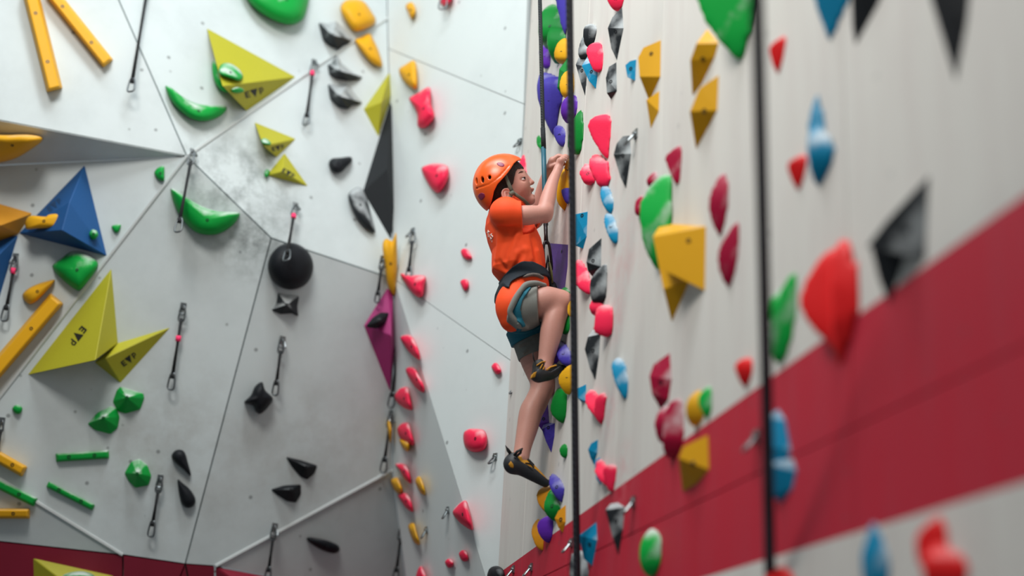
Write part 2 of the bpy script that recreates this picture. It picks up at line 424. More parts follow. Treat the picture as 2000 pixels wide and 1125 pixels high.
def dome(label, col, poly, H, ctr=None, sharp=False, group=None, plane=None, bolt=True, name='climbing_hold', dish=0.0):
    """a grip seen face on: its foot follows the outline on the panel, rings rise to the crown"""
    P = np.array(poly, float)
    c0 = P.mean(0) if ctr is None else np.array(ctr, float)
    pl = plane or facet(*P.mean(0))
    out = P if sharp else spline(P, 5)
    if sharp:   # soften corners a little by doubling points
        q = []
        for i in range(len(P)):
            q += [P[i] * .9 + P[i - 1] * .1, P[i] * .9 + P[(i + 1) % len(P)] * .1]
        out = np.array(q)
    prof = [(0, 0), (.05, .42), (.16, .68), (.34, .87), (.58, .97), (.82, 1.0)] if not sharp else [(0, 0), (.05, .12), (.85, .96), (.93, 1.0)]
    if dish: prof = prof[:-2] + [(.5, .95 - dish * .4), (.78, .85 - dish)]
    V = []; n = len(out)
    for t, hh in prof:
        for p in out:
            x, y = p * (1 - t) + c0 * t
            V.append(pl.hit(x, y, H * hh))
    V.append(pl.hit(c0[0], c0[1], H * (prof[-1][1])))
    F = []
    for i in range(len(prof) - 1):
        for k in range(n):
            F.append((i * n + k, i * n + (k + 1) % n, (i + 1) * n + (k + 1) % n, (i + 1) * n + k))
    L = (len(prof) - 1) * n
    for k in range(n): F.append((L + k, L + (k + 1) % n, L + n))
    F.append(tuple(range(n)))
    o = mesh_obj(name, V, F, C[col], smooth=not sharp)
    tag(o, label, 'climbing hold', group)
    if bolt: add_bolt(o, V[-1], pl.n, 0.007)
    return o
def hull_bm(pts):
    bm = bmesh.new()
    vs_ = [bm.verts.new(tuple(p)) for p in pts]
    r = bmesh.ops.convex_hull(bm, input=vs_)
    kill = [g for g in set(r['geom_interior'] + r['geom_unused']) if isinstance(g, bmesh.types.BMVert) and g.is_valid]
    if kill: bmesh.ops.delete(bm, geom=kill, context='VERTS')
    loose = [v for v in bm.verts if not v.link_faces]
    if loose: bmesh.ops.delete(bm, geom=loose, context='VERTS')
    bm.verts.index_update()
    return [np.array(v.co) for v in bm.verts], [tuple(v.index for v in f.verts) for f in bm.faces], bm
def rightx(poly, y):
    best = -1e9; n = len(poly)
    for i in range(n):
        (x1, y1), (x2, y2) = poly[i], poly[(i + 1) % n]
        if abs(y2 - y1) < 1e-6:
            if abs(y - y1) < 1e-6: best = max(best, x1, x2)
            continue
        t = (y - y1) / (y2 - y1)
        if -1e-6 <= t <= 1 + 1e-6: best = max(best, x1 + t * (x2 - x1))
    return best
def rhold(label, col, polys, smooth=True, group='holds on the right wall', b=None, nsm=16, bolt=True, name='climbing_hold', bp=None):
    """a grip on the right wall, which is seen along its length: the right edge of the
    outline lies on the panel, the rest stands off it along the wall normal"""
    if not isinstance(polys[0][0], (tuple, list)): polys = [polys]
    parts = []; pts_all = []
    for poly in polys:
        if smooth:   # a shade larger, as the smoothing draws the surface in
            pa = np.array(poly, float); pm = (pa.max(0) + pa.min(0)) / 2; sz = pa.max(0) - pa.min(0)
            dense = [tuple(p) for p in spline(pm + (pa - pm) * (1 + 4.6 / sz * np.maximum(1, sz.max() / 70)), 3)]
        else: dense = poly
        pts = []
        cx = sum(p[0] for p in poly) / len(poly)
        bb = b if b is not None else min(0.6, max(0.3, 0.34 + 0.2 * (cx - 1100) / 900))
        for (x, y) in dense:
            xr = max(x, rightx(dense, y)); d = xr - x
            sh = (1 - bb) * d
            zf = depth(PR.hit(x + sh, y))
            h = sh * zf / FPX / 0.9
            p = PR.hit(x, y, h); pts.append(p); pts.append(p - NR * (h + 0.002))
        v, f, bm = hull_bm(pts); parts.append((v, f)); pts_all.append(bm)
    V, F = merge(*parts)
    o = mesh_obj(name, V, F, C[col])
    V = np.array(V); ext = np.linalg.norm(V.max(0) - V.min(0))
    if smooth:
        m = o.modifiers.new('remesh', 'REMESH'); m.mode = 'VOXEL'; m.voxel_size = max(0.0032, ext / 40); m.use_smooth_shade = True
        s = o.modifiers.new('smooth', 'SMOOTH'); s.factor = 0.5; s.iterations = nsm
    else: bevel(o, min(0.006, ext * 0.03), 2)
    tag(o, label, 'climbing hold', group)
    if bolt:
        poly = polys[0]; c = bp or np.mean(np.array(poly), 0)
        for bm in pts_all[:1]:
            bvh = BVHTree.FromBMesh(bm)
            h = bvh.ray_cast(Vector(CAM), Vector(nrm(ray(c[0], c[1]))))
            if h[0] is not None:
                n = np.array(h[1]); 
                if np.dot(n, CAM - np.array(h[0])) < 0: n = -n
                add_bolt(o, np.array(h[0]) - n * (0.002 if smooth else 0), n, 0.007)
    for bm in pts_all: bm.free()
    return o
def volume(label, col, base, apex, H, group='plywood volumes on the overhanging wall', plane=None, name='wall_volume'):
    P = np.array(base, float); pl = plane or facet(*P.mean(0))
    ap = [apex] if not isinstance(apex[0], (tuple, list)) else apex
    Hs = H if hasattr(H, '__len__') else [H] * len(ap)
    pts = [pl.hit(x, y, -0.004) for x, y in base] + [pl.hit(x, y, h) for (x, y), h in zip(ap, Hs)]
    v, f, bm = hull_bm(pts)
    bmesh.ops.recalc_face_normals(bm, faces=bm.faces[:]); bm.free()
    o = bevel(mesh_obj(name, v, f, C[col]), 0.003, 1)
    tag(o, label, 'volume', group)
    o_pts = np.array(pts)
    return o, o_pts
def bar(label, col, p, q, w, H, group=None, plane=None, taper=1.0, name='climbing_hold'):
    pl = plane or facet((max(5, p[0]) + max(5, q[0])) / 2, (max(5, p[1]) + max(5, q[1])) / 2)
    a, b = np.array(p, float), np.array(q, float); t = nrm(b - a); n = np.array([-t[1], t[0]]) * w / 2
    low = [a + n, a - n, b - n * taper, b + n * taper]
    V = [pl.hit(x, y, 0) for x, y in low]
    i = [a + n * .62 + t * 5, a - n * .62 + t * 5, b - n * .62 * taper - t * 6, b + n * .62 * taper - t * 6]
    V += [pl.hit(x, y, H) for x, y in i]
    F = [(0, 1, 2, 3), (4, 5, 6, 7), (0, 1, 5, 4), (1, 2, 6, 5), (2, 3, 7, 6), (3, 0, 4, 7)]
    o = bevel(mesh_obj(name, V, F, C[col]), 0.006, 2)
    tag(o, label, 'climbing hold', group)
    for k in (0.25, 0.72):
        x, y = a * (1 - k) + b * k
        if 0 <= x <= 2000 and 0 <= y <= 1125: add_bolt(o, pl.hit(x, y, H), pl.n, 0.008)
    return o
def logo(o, pts3, c, right, size, col='#17190f'):
    """the letters E and P either side of a solid triangle, printed flat on a volume face (three face corners given)"""
    a, b_, c_ = pts3; n = np.cross(b_ - a, c_ - a); pl = Plane(a, n)
    r = np.array(right, float); r /= np.linalg.norm(r); d = np.array([-r[1], r[0]])
    def rect(x0, y0, x1, y1): return [(x0, y0), (x1, y0), (x1, y1), (x0, y1)]
    P = [rect(-1.5, -.5, -1.25, .5), rect(-1.25, -.5, -.75, -.28), rect(-1.25, -.1, -.8, .1), rect(-1.25, .28, -.75, .5),
         [(-.62, -.55), (.62, -.55), (0, .75)],
         rect(.8, -.5, 1.02, .5), rect(1.02, -.5, 1.4, -.3), rect(1.3, -.3, 1.5, -.02), rect(1.02, -.02, 1.4, .16)]
    V = []; F = []
    for poly in P:
        i0 = len(V)
        for (x, y) in poly:
            q = np.array(c, float) + (r * x + d * y) * size * 1.25
            V.append(pl.hit(q[0], q[1], 0.0012) - ploc(o))
        F.append(tuple(range(i0, i0 + len(poly))))
    return mesh_obj('logo', V, F, plain('black print ' + col, col, 0.6), o)

GL = 'holds on the overhanging left wall'; GB = 'holds on the white back bay'; GC = 'holds on the slanting grey facet'
# --- left wall ------------------------------------------------------------
bar('long yellow beam hold hanging nearly upright in the top left corner', 'yellow', (57, -25), (107, 177), 33, 0.075, GL)
bar('long yellow beam hold slanting down right in the top left corner', 'yellow', (92, -25), (212, 125), 26, 0.06, GL)
dome('yellow half lens jug on shaded ledge at left frame edge', 'yellow', [(-40, 268), (20, 263), (62, 263), (84, 271), (62, 291), (20, 313), (-40, 318)], 0.09, group=GL, plane=FP['P2'][0])
vA, pA = volume('large olive pyramid volume with green grips, upper left', 'olive', [(403, 53), (580, 150), (482, 218)], (434, 168), 0.20)
dome('green sloper tucked behind the large olive pyramid volume', 'green', [(414, 125), (425, 118), (445, 150), (450, 178), (434, 178), (418, 158)], 0.07, group=GL, plane=FP['P4'][0])
logo(vA, (pA[1], pA[2], pA[3]), (497, 181), (1, -.28), 10)
tA = Plane(pA[0], np.cross(pA[1] - pA[0], pA[3] - pA[0])); uA = Plane(pA[1], np.cross(pA[2] - pA[1], pA[3] - pA[1]))
dome('pale green oval grip on top face of large olive pyramid', 'green', [(427, 138), (433, 125), (450, 124), (468, 136), (475, 150), (468, 158), (448, 153), (432, 147)], 0.035, group=GL, plane=tA)
dome('small green oval grip on under face of large olive pyramid', 'green', [(452, 175), (462, 170), (474, 173), (476, 179), (466, 182), (455, 181)], 0.02, group=GL, plane=uA, bolt=False)
dome('chalked green banana hold left of large olive pyramid', 'green', [(323, 168), (335, 171), (350, 184), (378, 200), (412, 205), (440, 206), (441, 217), (425, 230), (398, 237), (370, 230), (345, 210), (330, 190)], 0.075, (388, 217), group=GL)
dome('big green sloper cut by the top frame edge', 'green', [(470, -40), (480, -5), (500, 18), (530, 38), (560, 48), (582, 45), (598, 25), (602, -40), (540, -60)], 0.12, (560, 0), group=GL)
vB, pBv = volume('small olive pyramid volume, upper one of the touching pair', 'olive', [(496, 237), (580, 271), (541, 308)], (514, 285), 0.11)
logo(vB, (pBv[1], pBv[2], pBv[3]), (543, 289), (1, -.25), 6.5)
dome('green bean grip on the upper small olive pyramid', 'green', [(510, 273), (518, 270), (528, 277), (528, 283), (514, 281)], 0.02, group=GL, plane=Plane(pBv[0], np.cross(pBv[1] - pBv[0], pBv[3] - pBv[0])), bolt=False)
vC, pCv = volume('small olive pyramid volume, lower one of the touching pair', 'olive', [(556, 297), (605, 366), (519, 343)], (552, 335), 0.06)
logo(vC, (pCv[0], pCv[1], pCv[3]), (563, 338), (.85, .5), 7)
dome('tiny green grip peeking out left of lower small olive pyramid', 'green', [(516, 338), (521, 330), (527, 334), (524, 345), (518, 346)], 0.03, group=GL, bolt=False)
dome('small green D shaped grip under the joint of the panels', 'green', [(301, 338), (309, 327), (320, 324), (321, 340), (320, 353), (308, 350)], 0.035, group=GL)
dome('large green crescent jug with chalked lip below the panel joint', 'green', [(333, 371), (340, 369), (360, 382), (390, 400), (425, 412), (462, 414), (468, 421), (455, 440), (430, 456), (405, 459), (380, 452), (358, 430), (340, 400)], 0.10, (405, 430), group=GL)
dome('tiny green triangular grip right of the blue volume', 'green', [(218, 442), (227, 438), (236, 439), (233, 450), (227, 455), (221, 450)], 0.025, group=GL, bolt=False)
vBl, pBl = volume('large blue pyramid volume at the left', 'bluevol', [(166, 321), (210, 501), (36, 456)], [(121, 450), (136, 395)], [0.20, 0.16])
logo(vBl, (pBl[0], pBl[2], pBl[4]), (106, 400), (.75, -.62), 8.5, '#083a66')
vB2, _ = volume('blue volume piece cut by the left frame edge', 'bluevol', [(37, 458), (-60, 470), (-60, 700), (0, 582)], (-10, 505), 0.10)
volume('amber pyramid volume at the left frame edge', 'goldvol', [(-60, 380), (64, 416), (38, 456), (-60, 500)], (0, 440), 0.16)
dome('yellow double bar grip screwed onto the blue volume', 'yellow', [(50, 430), (60, 421), (88, 423), (96, 419), (118, 416), (124, 420), (121, 437), (110, 446), (75, 446), (54, 448), (49, 442)], 0.05, group=GL, plane=Plane(FP['P3'][0].p + FP['P3'][0].n * 0.10, FP['P3'][0].n))
dome('round green knob on right face of the blue volume', 'green', [(173, 458), (177, 450), (183, 448), (190, 452), (192, 460), (186, 467), (178, 467)], 0.05, group=GL, plane=Plane(FP['P3'][0].p + FP['P3'][0].n * 0.05, FP['P3'][0].n))
dome('large rounded green diamond hold under the blue volume', 'green', [(102, 521), (120, 505), (140, 491), (165, 494), (190, 511), (188, 528), (172, 550), (158, 565), (148, 566), (122, 546)], 0.085, group=GL)
dome('yellow spoon shaped hold above the long yellow beam', 'yellow', [(44, 575), (56, 563), (78, 553), (104, 546), (106, 551), (92, 568), (72, 588), (58, 594), (47, 586)], 0.06, group=GL)
bar('long yellow beam hold rising along the joint at lower left', 'yellow', (-70, 795), (112, 582), 34, 0.075, GL, plane=FP['P3'][0])
vD, pD = volume('tall olive pyramid volume at lower left', 'olive', [(218, 522), (231, 670), (52, 733)], (186, 704), 0.24)
logo(vD, (pD[0], pD[2], pD[3]), (152, 656), (-.62, .78), 11)
vE, pE = volume('winged olive volume touching the tall olive pyramid', 'olive', [(338, 637), (228, 670), (184, 708), (236, 750)], (205, 700), 0.10)
logo(vE, (pE[0], pE[3], pE[4]), (252, 702), (.8, -.6), 9)
dome('green faceted rock hold, upper of the touching pair', 'green', [(220, 785), (228, 762), (236, 755), (258, 762), (280, 768), (282, 778), (274, 800), (245, 808), (230, 803)], 0.075, (248, 776), True, GL)
dome('green faceted rock hold, lower of the touching pair', 'green', [(171, 828), (190, 806), (216, 793), (228, 797), (234, 815), (230, 836), (216, 848), (185, 840)], 0.075, (202, 816), True, GL)
dome('small round green foothold at far left', 'green', [(24, 799), (30, 791), (38, 791), (44, 798), (40, 807), (31, 808)], 0.03, group=GL, bolt=False)
bar('flat green strip hold lying nearly level', 'green', (108, 894), (214, 887), 18, 0.03, GL)
bar('flat green strip hold slanting below the level strip', 'green', (92, 945), (184, 992), 14, 0.03, GL)
bar('flat green strip hold running off the left frame edge', 'green', (-50, 922), (71, 982), 20, 0.03, GL, plane=FP['P6'][0])
dome('green faceted boulder hold beside a quickdraw at lower left', 'green', [(243, 924), (256, 902), (272, 896), (288, 908), (296, 930), (290, 948), (264, 953), (250, 938)], 0.08, (268, 925), True, GL)
bar('yellow wedge hold poking in above the green strips', 'yellow', (-40, 872), (49, 922), 24, 0.06, GL, plane=FP['P6'][0])
bar('yellow strip hold at left edge just above the red plinth', 'yellow', (-60, 1003), (59, 1003), 21, 0.05, GL, plane=FP['P9'][0])
dome('black teardrop hold pointing down', 'black', [(335, 891), (341, 881), (352, 878), (361, 884), (367, 903), (373, 929), (358, 917), (341, 902)], 0.05, (352, 895), group=GL)
dome('black teardrop hold pointing up', 'black', [(347, 937), (356, 943), (372, 957), (382, 975), (378, 988), (366, 992), (355, 984), (349, 962)], 0.05, (366, 975), group=GL)
dome('chalky black scooped jug, top of the three stacked', 'grey', [(622, 44), (640, 46), (656, 41), (672, 56), (690, 78), (684, 86), (672, 88), (662, 97), (645, 91), (630, 78)], 0.10, (650, 68), True, group=GL)
dome('chalky black scooped jug, middle of the three stacked', 'grey', [(640, 126), (648, 122), (658, 105), (666, 122), (690, 142), (708, 150), (704, 156), (680, 159), (655, 154), (642, 144)], 0.10, (664, 138), True, group=GL)
dome('chalky black scooped jug, bottom of the three stacked', 'grey', [(640, 164), (660, 166), (680, 164), (692, 182), (708, 200), (700, 205), (688, 206), (680, 214), (660, 209), (644, 192)], 0.10, (664, 188), True, group=GL)
dome('large yellow rounded hold at top above the joint strip', 'yellow', [(665, 20), (672, 3), (692, -3), (712, 4), (728, 26), (734, 38), (728, 50), (698, 62), (682, 52)], 0.09, group=GL)
dome('yellow tongue shaped hold below the joint strip', 'yellow', [(693, 80), (706, 72), (722, 65), (730, 78), (740, 100), (747, 129), (732, 127), (715, 112)], 0.07, group=GL)
volume('olive volume in the corner above the black volume', 'olive', [(763, 137), (767, 182), (739, 270), (709, 214)], (745, 200), 0.10)
volume('tall black triangular volume in the corner', 'blackvol', [(767, 178), (772, 420), (764, 474), (707, 376)], (756, 330), 0.10)
dome('black shield shaped sloper behind tall black volume', 'grey', [(680, 386), (688, 371), (704, 366), (716, 385), (724, 415), (733, 453), (715, 446), (693, 420)], 0.06, (704, 400), group=GL)
dome('small dark rock hold right of the olive pair', 'black', [(642, 320), (648, 310), (666, 308), (684, 306), (688, 314), (678, 326), (664, 338), (648, 334)], 0.06, group=GL)
dome('yellow irregular hold in the corner under the black volume', 'yellow', [(747, 480), (754, 466), (766, 470), (774, 455), (776, 500), (775, 540), (771, 578), (758, 560), (752, 525)], 0.06, (763, 515), group=GL, plane=FP['P7'][0])
vM, pM = volume('magenta diamond volume in the corner', 'magenta', [(756, 560), (768, 570), (771, 690), (762, 769), (709, 635)], (764, 655), 0.12, plane=FP['P7'][0])
dome('black grip screwed on the magenta volume', 'black', [(714, 637), (728, 620), (744, 610), (760, 611), (756, 632), (738, 642), (722, 641)], 0.06, (740, 627), True, GL, plane=Plane(FP['P7'][0].p + FP['P7'][0].n * 0.06, FP['P7'][0].n))
ball = dome('big glossy black hemisphere sloper in the middle of the wall', 'black', [(523, 520), (529, 498), (545, 481), (567, 474), (590, 481), (606, 498), (612, 520), (606, 544), (591, 560), (568, 566), (545, 559), (529, 542)], 0.11, (567, 520), group=GL)
dome('chalky black pinch hold just below the black hemisphere', 'grey', [(543, 571), (560, 575), (585, 577), (581, 598), (583, 618), (570, 612), (548, 614), (530, 606), (540, 590)], 0.07, (560, 595), True, group=GL)
dome('black horned rock hold left of a quickdraw', 'black', [(477, 786), (490, 772), (498, 755), (512, 746), (518, 762), (533, 778), (524, 795), (510, 808), (500, 804), (494, 792)], 0.08, (510, 776), group=GL)
dome('black wedge hold, upper of the lower pair', 'black', [(558, 892), (585, 898), (620, 909), (614, 925), (600, 937), (588, 932), (570, 912)], 0.06, (598, 912), True, GL)
dome('black wedge hold, lower of the lower pair', 'black', [(529, 956), (555, 948), (588, 946), (588, 965), (578, 982), (560, 979), (540, 966)], 0.06, (568, 957), True, GL)
dome('long black slug shaped hold on the dark bottom panel', 'black', [(599, 1051), (612, 1050), (640, 1056), (660, 1065), (663, 1075), (652, 1081), (630, 1075), (606, 1061)], 0.05, (640, 1067), group=GL)
vO, _ = volume('olive box volume on the red plinth at bottom left', 'olive', [(62, 1088), (64, 1160), (250, 1160), (226, 1124)], (130, 1140), 0.08)
dome('green grip on the olive box at bottom left', 'green', [(120, 1125), (140, 1117), (165, 1116), (185, 1124), (188, 1140), (120, 1140)], 0.14, group=GL, plane=FP['X1'][0], bolt=False)
# --- slanting facet -------------------------------------------------------
PC = FP['C'][0]
for lab, col, poly in (
 ('pink wedge hold on slanting facet beside top of long quickdraw', 'pink', [(782, 658), (800, 654), (812, 668), (820, 690), (819, 703), (803, 692), (790, 675)]),
 ('pink wedge hold on slanting facet, second from top', 'pink', [(792, 722), (808, 717), (820, 735), (829, 755), (826, 767), (808, 752)]),
 ('pink heart shaped hold on slanting facet, third from top', 'pink', [(771, 772), (782, 758), (797, 757), (803, 780), (805, 800), (790, 797), (775, 785)]),
 ('pink heart shaped hold above a yellow scrap on slanting facet', 'pink', [(776, 838), (784, 827), (798, 826), (805, 845), (809, 868), (795, 866), (781, 855)]),
 ('pink blade hold right of the joint strip end', 'pink', [(772, 906), (790, 906), (800, 920), (803, 944), (790, 935), (780, 918)]),
 ('pink blade hold overlapping a yellow hold on slanting facet', 'pink', [(777, 966), (792, 962), (803, 975), (807, 999), (795, 994), (784, 980)]),
 ('pink hold on slanting facet cut by the bottom frame edge', 'pink', [(812, 1128), (817, 1110), (824, 1106), (834, 1128), (830, 1150), (815, 1150)]),
 ('yellow thin hold behind the lower right quickdraw', 'yellow', [(754, 822), (760, 818), (766, 840), (763, 866), (758, 850)]),
 ('yellow scrap hold below a pink heart on slanting facet', 'yellow', [(780, 858), (798, 862), (800, 876), (795, 882), (786, 874)]),
 ('yellow hold right below the joint strip end', 'yellow', [(763, 940), (770, 933), (779, 935), (787, 955), (784, 965), (772, 960)]),
 ('yellow diamond hold on slanting facet below the red row', 'yellow', [(811, 940), (819, 930), (828, 945), (831, 966), (822, 963)]),
 ('yellow fin hold near the bottom of slanting facet', 'yellow', [(797, 1028), (808, 1021), (815, 1040), (820, 1063), (808, 1058)])):
    dome(lab, col, poly, 0.045, group=GC, plane=PC, bolt=(col == 'pink'))
# --- back bay -------------------------------------------------------------
for lab, col, poly, H in (
 ('small yellow chip hold at top of the back bay', 'yellow', [(792, 11), (803, 4), (811, 14), (811, 28), (803, 37), (797, 24)], .04),
 ('pink hold at top frame edge with a carabiner on it', 'pink', [(856, -12), (870, -20), (884, -10), (880, 4), (870, 11), (860, 6)], .05),
 ('yellow five sided hold above the pink bone', 'yellow', [(779, 136), (790, 127), (809, 118), (815, 142), (814, 173), (800, 170), (785, 154)], .06),
 ('pink bone shaped hold with chalked top on the back bay', 'pink', [(799, 192), (815, 182), (838, 170), (842, 190), (843, 205), (849, 226), (843, 238), (830, 250), (816, 247), (815, 225), (808, 208)], .08),
 ('pink rounded triangle hold left of the helmet', 'pink', [(823, 331), (835, 322), (855, 319), (874, 325), (876, 345), (867, 366), (854, 377), (838, 362)], .07),
 ('tiny red chip left of the orange shirt, upper one', 'pink', [(900, 490), (907, 485), (915, 490), (922, 504), (912, 507), (903, 501)], .025),
 ('tiny red chip left of the orange shirt, lower one', 'pink', [(899, 550), (906, 545), (914, 548), (915, 560), (908, 568), (902, 560)], .025),
 ('pink half bowl hold hanging behind a quickdraw', 'pink', [(782, 535), (800, 537), (830, 539), (829, 560), (825, 579), (812, 578), (796, 560)], .07),
 ('small red chip left of the raised climbing shoe', 'pink', [(960, 715), (968, 708), (976, 716), (979, 726), (970, 731), (963, 724)], .03),
 ('pink rounded block hold left of the lower shin', 'pink', [(905, 848), (914, 838), (930, 837), (946, 841), (952, 858), (946, 878), (925, 883), (908, 872)], .06),
 ('red shark fin hold at the slanting facet edge', 'pink', [(884, 1000), (894, 986), (909, 977), (917, 995), (924, 1034), (905, 1026), (892, 1014)], .06),
 ('tiny red chip near the bottom of the back bay, right one', 'pink', [(896, 1082), (904, 1074), (913, 1080), (914, 1094), (904, 1096)], .025),
 ('tiny red chip near the bottom of the back bay, left one', 'pink', [(869, 1098), (876, 1091), (885, 1096), (885, 1105), (876, 1109)], .025)):
    dome(lab, col, poly, H, group=GB, plane=PB if poly[0][0] > 770 and poly[0][1] < 560 or poly[0][0] > 900 else PC, bolt=H > .035)
dome('dark round hold at the bottom edge under the boy', 'black', [(950, 1135), (955, 1112), (968, 1105), (982, 1110), (989, 1125), (988, 1150), (955, 1150)], .09, group=GB, plane=PB)
# --- right wall -----------------------------------------------------------
R = rhold
# column by the corner, beside the boy
R('purple tongue hold at top frame edge beside the dark near rope', 'purple', [(1084, -30), (1110, -30), (1109, 40), (1104, 68), (1096, 55), (1088, 15)])
R('large chalk topped green dome behind the green ball, top of column', 'dkgreen', [(1051, 50), (1058, 24), (1078, 9), (1096, 20), (1100, 70), (1075, 98), (1057, 82)])
R('glossy green ball hold above the topmost yellow pocket hold', 'dkgreen', [(1068, 76), (1075, 54), (1092, 46), (1103, 60), (1104, 95), (1089, 126), (1075, 108)])
R('yellow pocketed hold under the glossy green ball', 'yellowR', [(1083, 102), (1090, 84), (1107, 76), (1109, 112), (1097, 124), (1086, 116)])
R('small violet block hold behind the climbing rope near the top', 'violet', [(1053, 100), (1063, 86), (1072, 98), (1073, 128), (1060, 131)])
R('green angular hold between the two yellow pocketed holds', 'dkgreen', [(1088, 172), (1092, 135), (1110, 112), (1116, 150), (1100, 190)], False)
R('yellow pocketed hold on the dark near rope, above violet ball', 'yellowR', [(1094, 165), (1099, 146), (1117, 140), (1119, 180), (1107, 192), (1097, 182)])
R('large purple shield hold crossing behind the climbing rope', 'purple', [(1050, 172), (1053, 150), (1062, 141), (1095, 153), (1097, 185), (1088, 240), (1080, 268), (1066, 240), (1054, 205)])
R('violet ball hold beside the large purple shield', 'violet', [(1096, 210), (1103, 193), (1124, 188), (1124, 222), (1111, 241), (1099, 230)])
R('small purple hold at the tip of large purple shield', 'purple', [(1081, 258), (1088, 246), (1102, 253), (1100, 285), (1088, 278)])
R('green half cone hold right above the boy\'s hands', 'dkgreen', [(1109, 280), (1114, 245), (1134, 214), (1138, 255), (1131, 301), (1112, 290)])
R('small green hook hold left of the rope above the teal sleeve', 'dkgreen', [(1048, 271), (1053, 265), (1058, 276), (1059, 292), (1050, 286)], bolt=False)
R('pink fin hold just behind the helmet front', 'pink', [(1013, 322), (1023, 302), (1027, 345), (1018, 345)], bolt=False)
R('yellow jug column gripped by both of the boy\'s hands', 'yellowR', [[(1103, 318), (1108, 308), (1114, 307), (1114, 340), (1109, 349), (1104, 338)], [(1089, 365), (1093, 345), (1101, 330), (1110, 340), (1111, 372), (1103, 410), (1098, 404), (1088, 394)]], bp=(1109, 330))
R('small purple hold on the lower part of gripped yellow jug', 'purple', [(1097, 373), (1104, 369), (1113, 370), (1112, 392), (1107, 397), (1101, 388)])
R('big flat purple panel hold behind the harness', 'violet', [(1073, 474), (1110, 477), (1109, 520), (1103, 570), (1082, 572)], False, bp=(1097, 491))
R('small dark green hold peeking above the raised knee', 'dkgreen', [(1094, 570), (1103, 562), (1111, 568), (1110, 578), (1098, 580)], bolt=False)
R('yellow knob peeking out in front of the raised knee', 'yellowR', [(1108, 606), (1112, 590), (1119, 588), (1119, 616), (1112, 616)], bolt=False)
R('dark green hold in the shade behind the raised shin', 'dkgreen', [(1096, 640), (1101, 622), (1110, 618), (1110, 645), (1102, 652)], bolt=False)
R('glossy purple dome hold right of the raised ankle', 'purple', [(1086, 678), (1092, 664), (1106, 672), (1115, 690), (1114, 714), (1099, 712), (1089, 700)])
R('violet hold mostly hidden behind the raised ankle', 'violet', [(1076, 692), (1082, 676), (1089, 680), (1089, 705), (1078, 712)], bolt=False)
R('yellow pocketed foothold under the toe of raised shoe', 'yellowR', [(1091, 742), (1097, 726), (1118, 712), (1119, 748), (1111, 770), (1098, 760)], bp=(1107, 735))
R('deep green half cone hold below the yellow foothold', 'dkgreen', [(1075, 802), (1080, 778), (1090, 758), (1105, 764), (1105, 800), (1099, 826), (1082, 815)])
R('violet angular hold behind the left knee', 'violet', [(1049, 828), (1054, 805), (1070, 786), (1073, 825), (1062, 846)], False)
R('purple spike hold below left knee pointing down', 'purple', [(1058, 838), (1062, 825), (1084, 826), (1083, 852), (1077, 885), (1066, 862)], False, bp=(1071, 835))
R('small round green foothold right of the lower shin', 'dkgreen', [(1093, 882), (1096, 872), (1103, 868), (1107, 876), (1105, 893), (1097, 890)], bolt=False)
R('purple curved foothold under the toe of lower shoe', 'purple', [(1072, 942), (1076, 927), (1084, 926), (1096, 938), (1101, 954), (1097, 980), (1090, 976), (1080, 964)])
R('amber hold left behind the lowest green hold', 'orange', [(1048, 970), (1054, 957), (1068, 951), (1076, 962), (1074, 1002), (1056, 990)])
R('chalky green hold between two amber holds at column bottom', 'dkgreen', [(1062, 990), (1068, 968), (1078, 954), (1092, 980), (1092, 1000), (1084, 1018), (1068, 1006)])
R('amber angular hold right of the lowest green hold', 'orange', [(1083, 1012), (1090, 998), (1105, 986), (1105, 1020), (1099, 1041), (1090, 1030)], False)
R('violet dome hold at bottom of the column above the red band', 'violet', [(1049, 1030), (1056, 1016), (1077, 1009), (1078, 1040), (1071, 1059), (1057, 1050)])
R('amber pocketed hold left of the lowest violet dome', 'orange', [(1038, 1040), (1043, 1022), (1052, 1014), (1060, 1035), (1059, 1074), (1045, 1063)])
# right of the near rope
R('small grey block hold, top of the cluster right of near rope', 'grey', [(1140, 62), (1146, 50), (1163, 51), (1161, 76), (1154, 91), (1143, 86)])
R('thin black sliver hold under the small grey block', 'grey', [(1130, 98), (1135, 78), (1142, 66), (1147, 95), (1144, 112), (1133, 112)], bolt=False)
R('pink pocketed hold overlapping the light blue hold', 'pink', [(1144, 102), (1152, 88), (1174, 87), (1174, 136), (1158, 136), (1152, 120)])
R('chalky light blue hold below the pink pocketed hold', 'blue', [(1136, 128), (1146, 112), (1168, 118), (1167, 150), (1164, 174), (1150, 158)], False)
R('long grey blade hold left of the light blue hold', 'grey', [(1124, 126), (1130, 112), (1142, 106), (1147, 130), (1143, 189), (1135, 165)], False)
R('pink hold cut by the top frame edge above black diamond', 'pink', [(1185, -15), (1216, -20), (1214, 12), (1204, 21), (1190, 8)])
R('long black diamond hold marbled with chalk near the top', 'grey', [(1187, 55), (1196, 34), (1215, 14), (1218, 55), (1205, 118), (1194, 95)], False)
R('grey hexagonal hold under the long black diamond', 'grey', [(1183, 152), (1189, 130), (1204, 121), (1205, 178), (1193, 194), (1185, 182)], False)
R('small teal peg hold left of the upper yellow prism', 'blue', [(1221, 127), (1230, 119), (1243, 116), (1241, 158), (1225, 151)], False)
R('faceted yellow prism hold with pointed tail, upper right area', 'yellowR', [[(1246, 112), (1256, 93), (1291, 78), (1290, 150), (1268, 198), (1249, 150)], [(1262, 195), (1288, 177), (1287, 218), (1271, 252)]], False, bp=(1272, 105))
R('pink skull shaped hold right of the green half cone', 'pink', [(1148, 248), (1154, 233), (1170, 226), (1191, 228), (1190, 265), (1187, 308), (1175, 300), (1158, 275)])
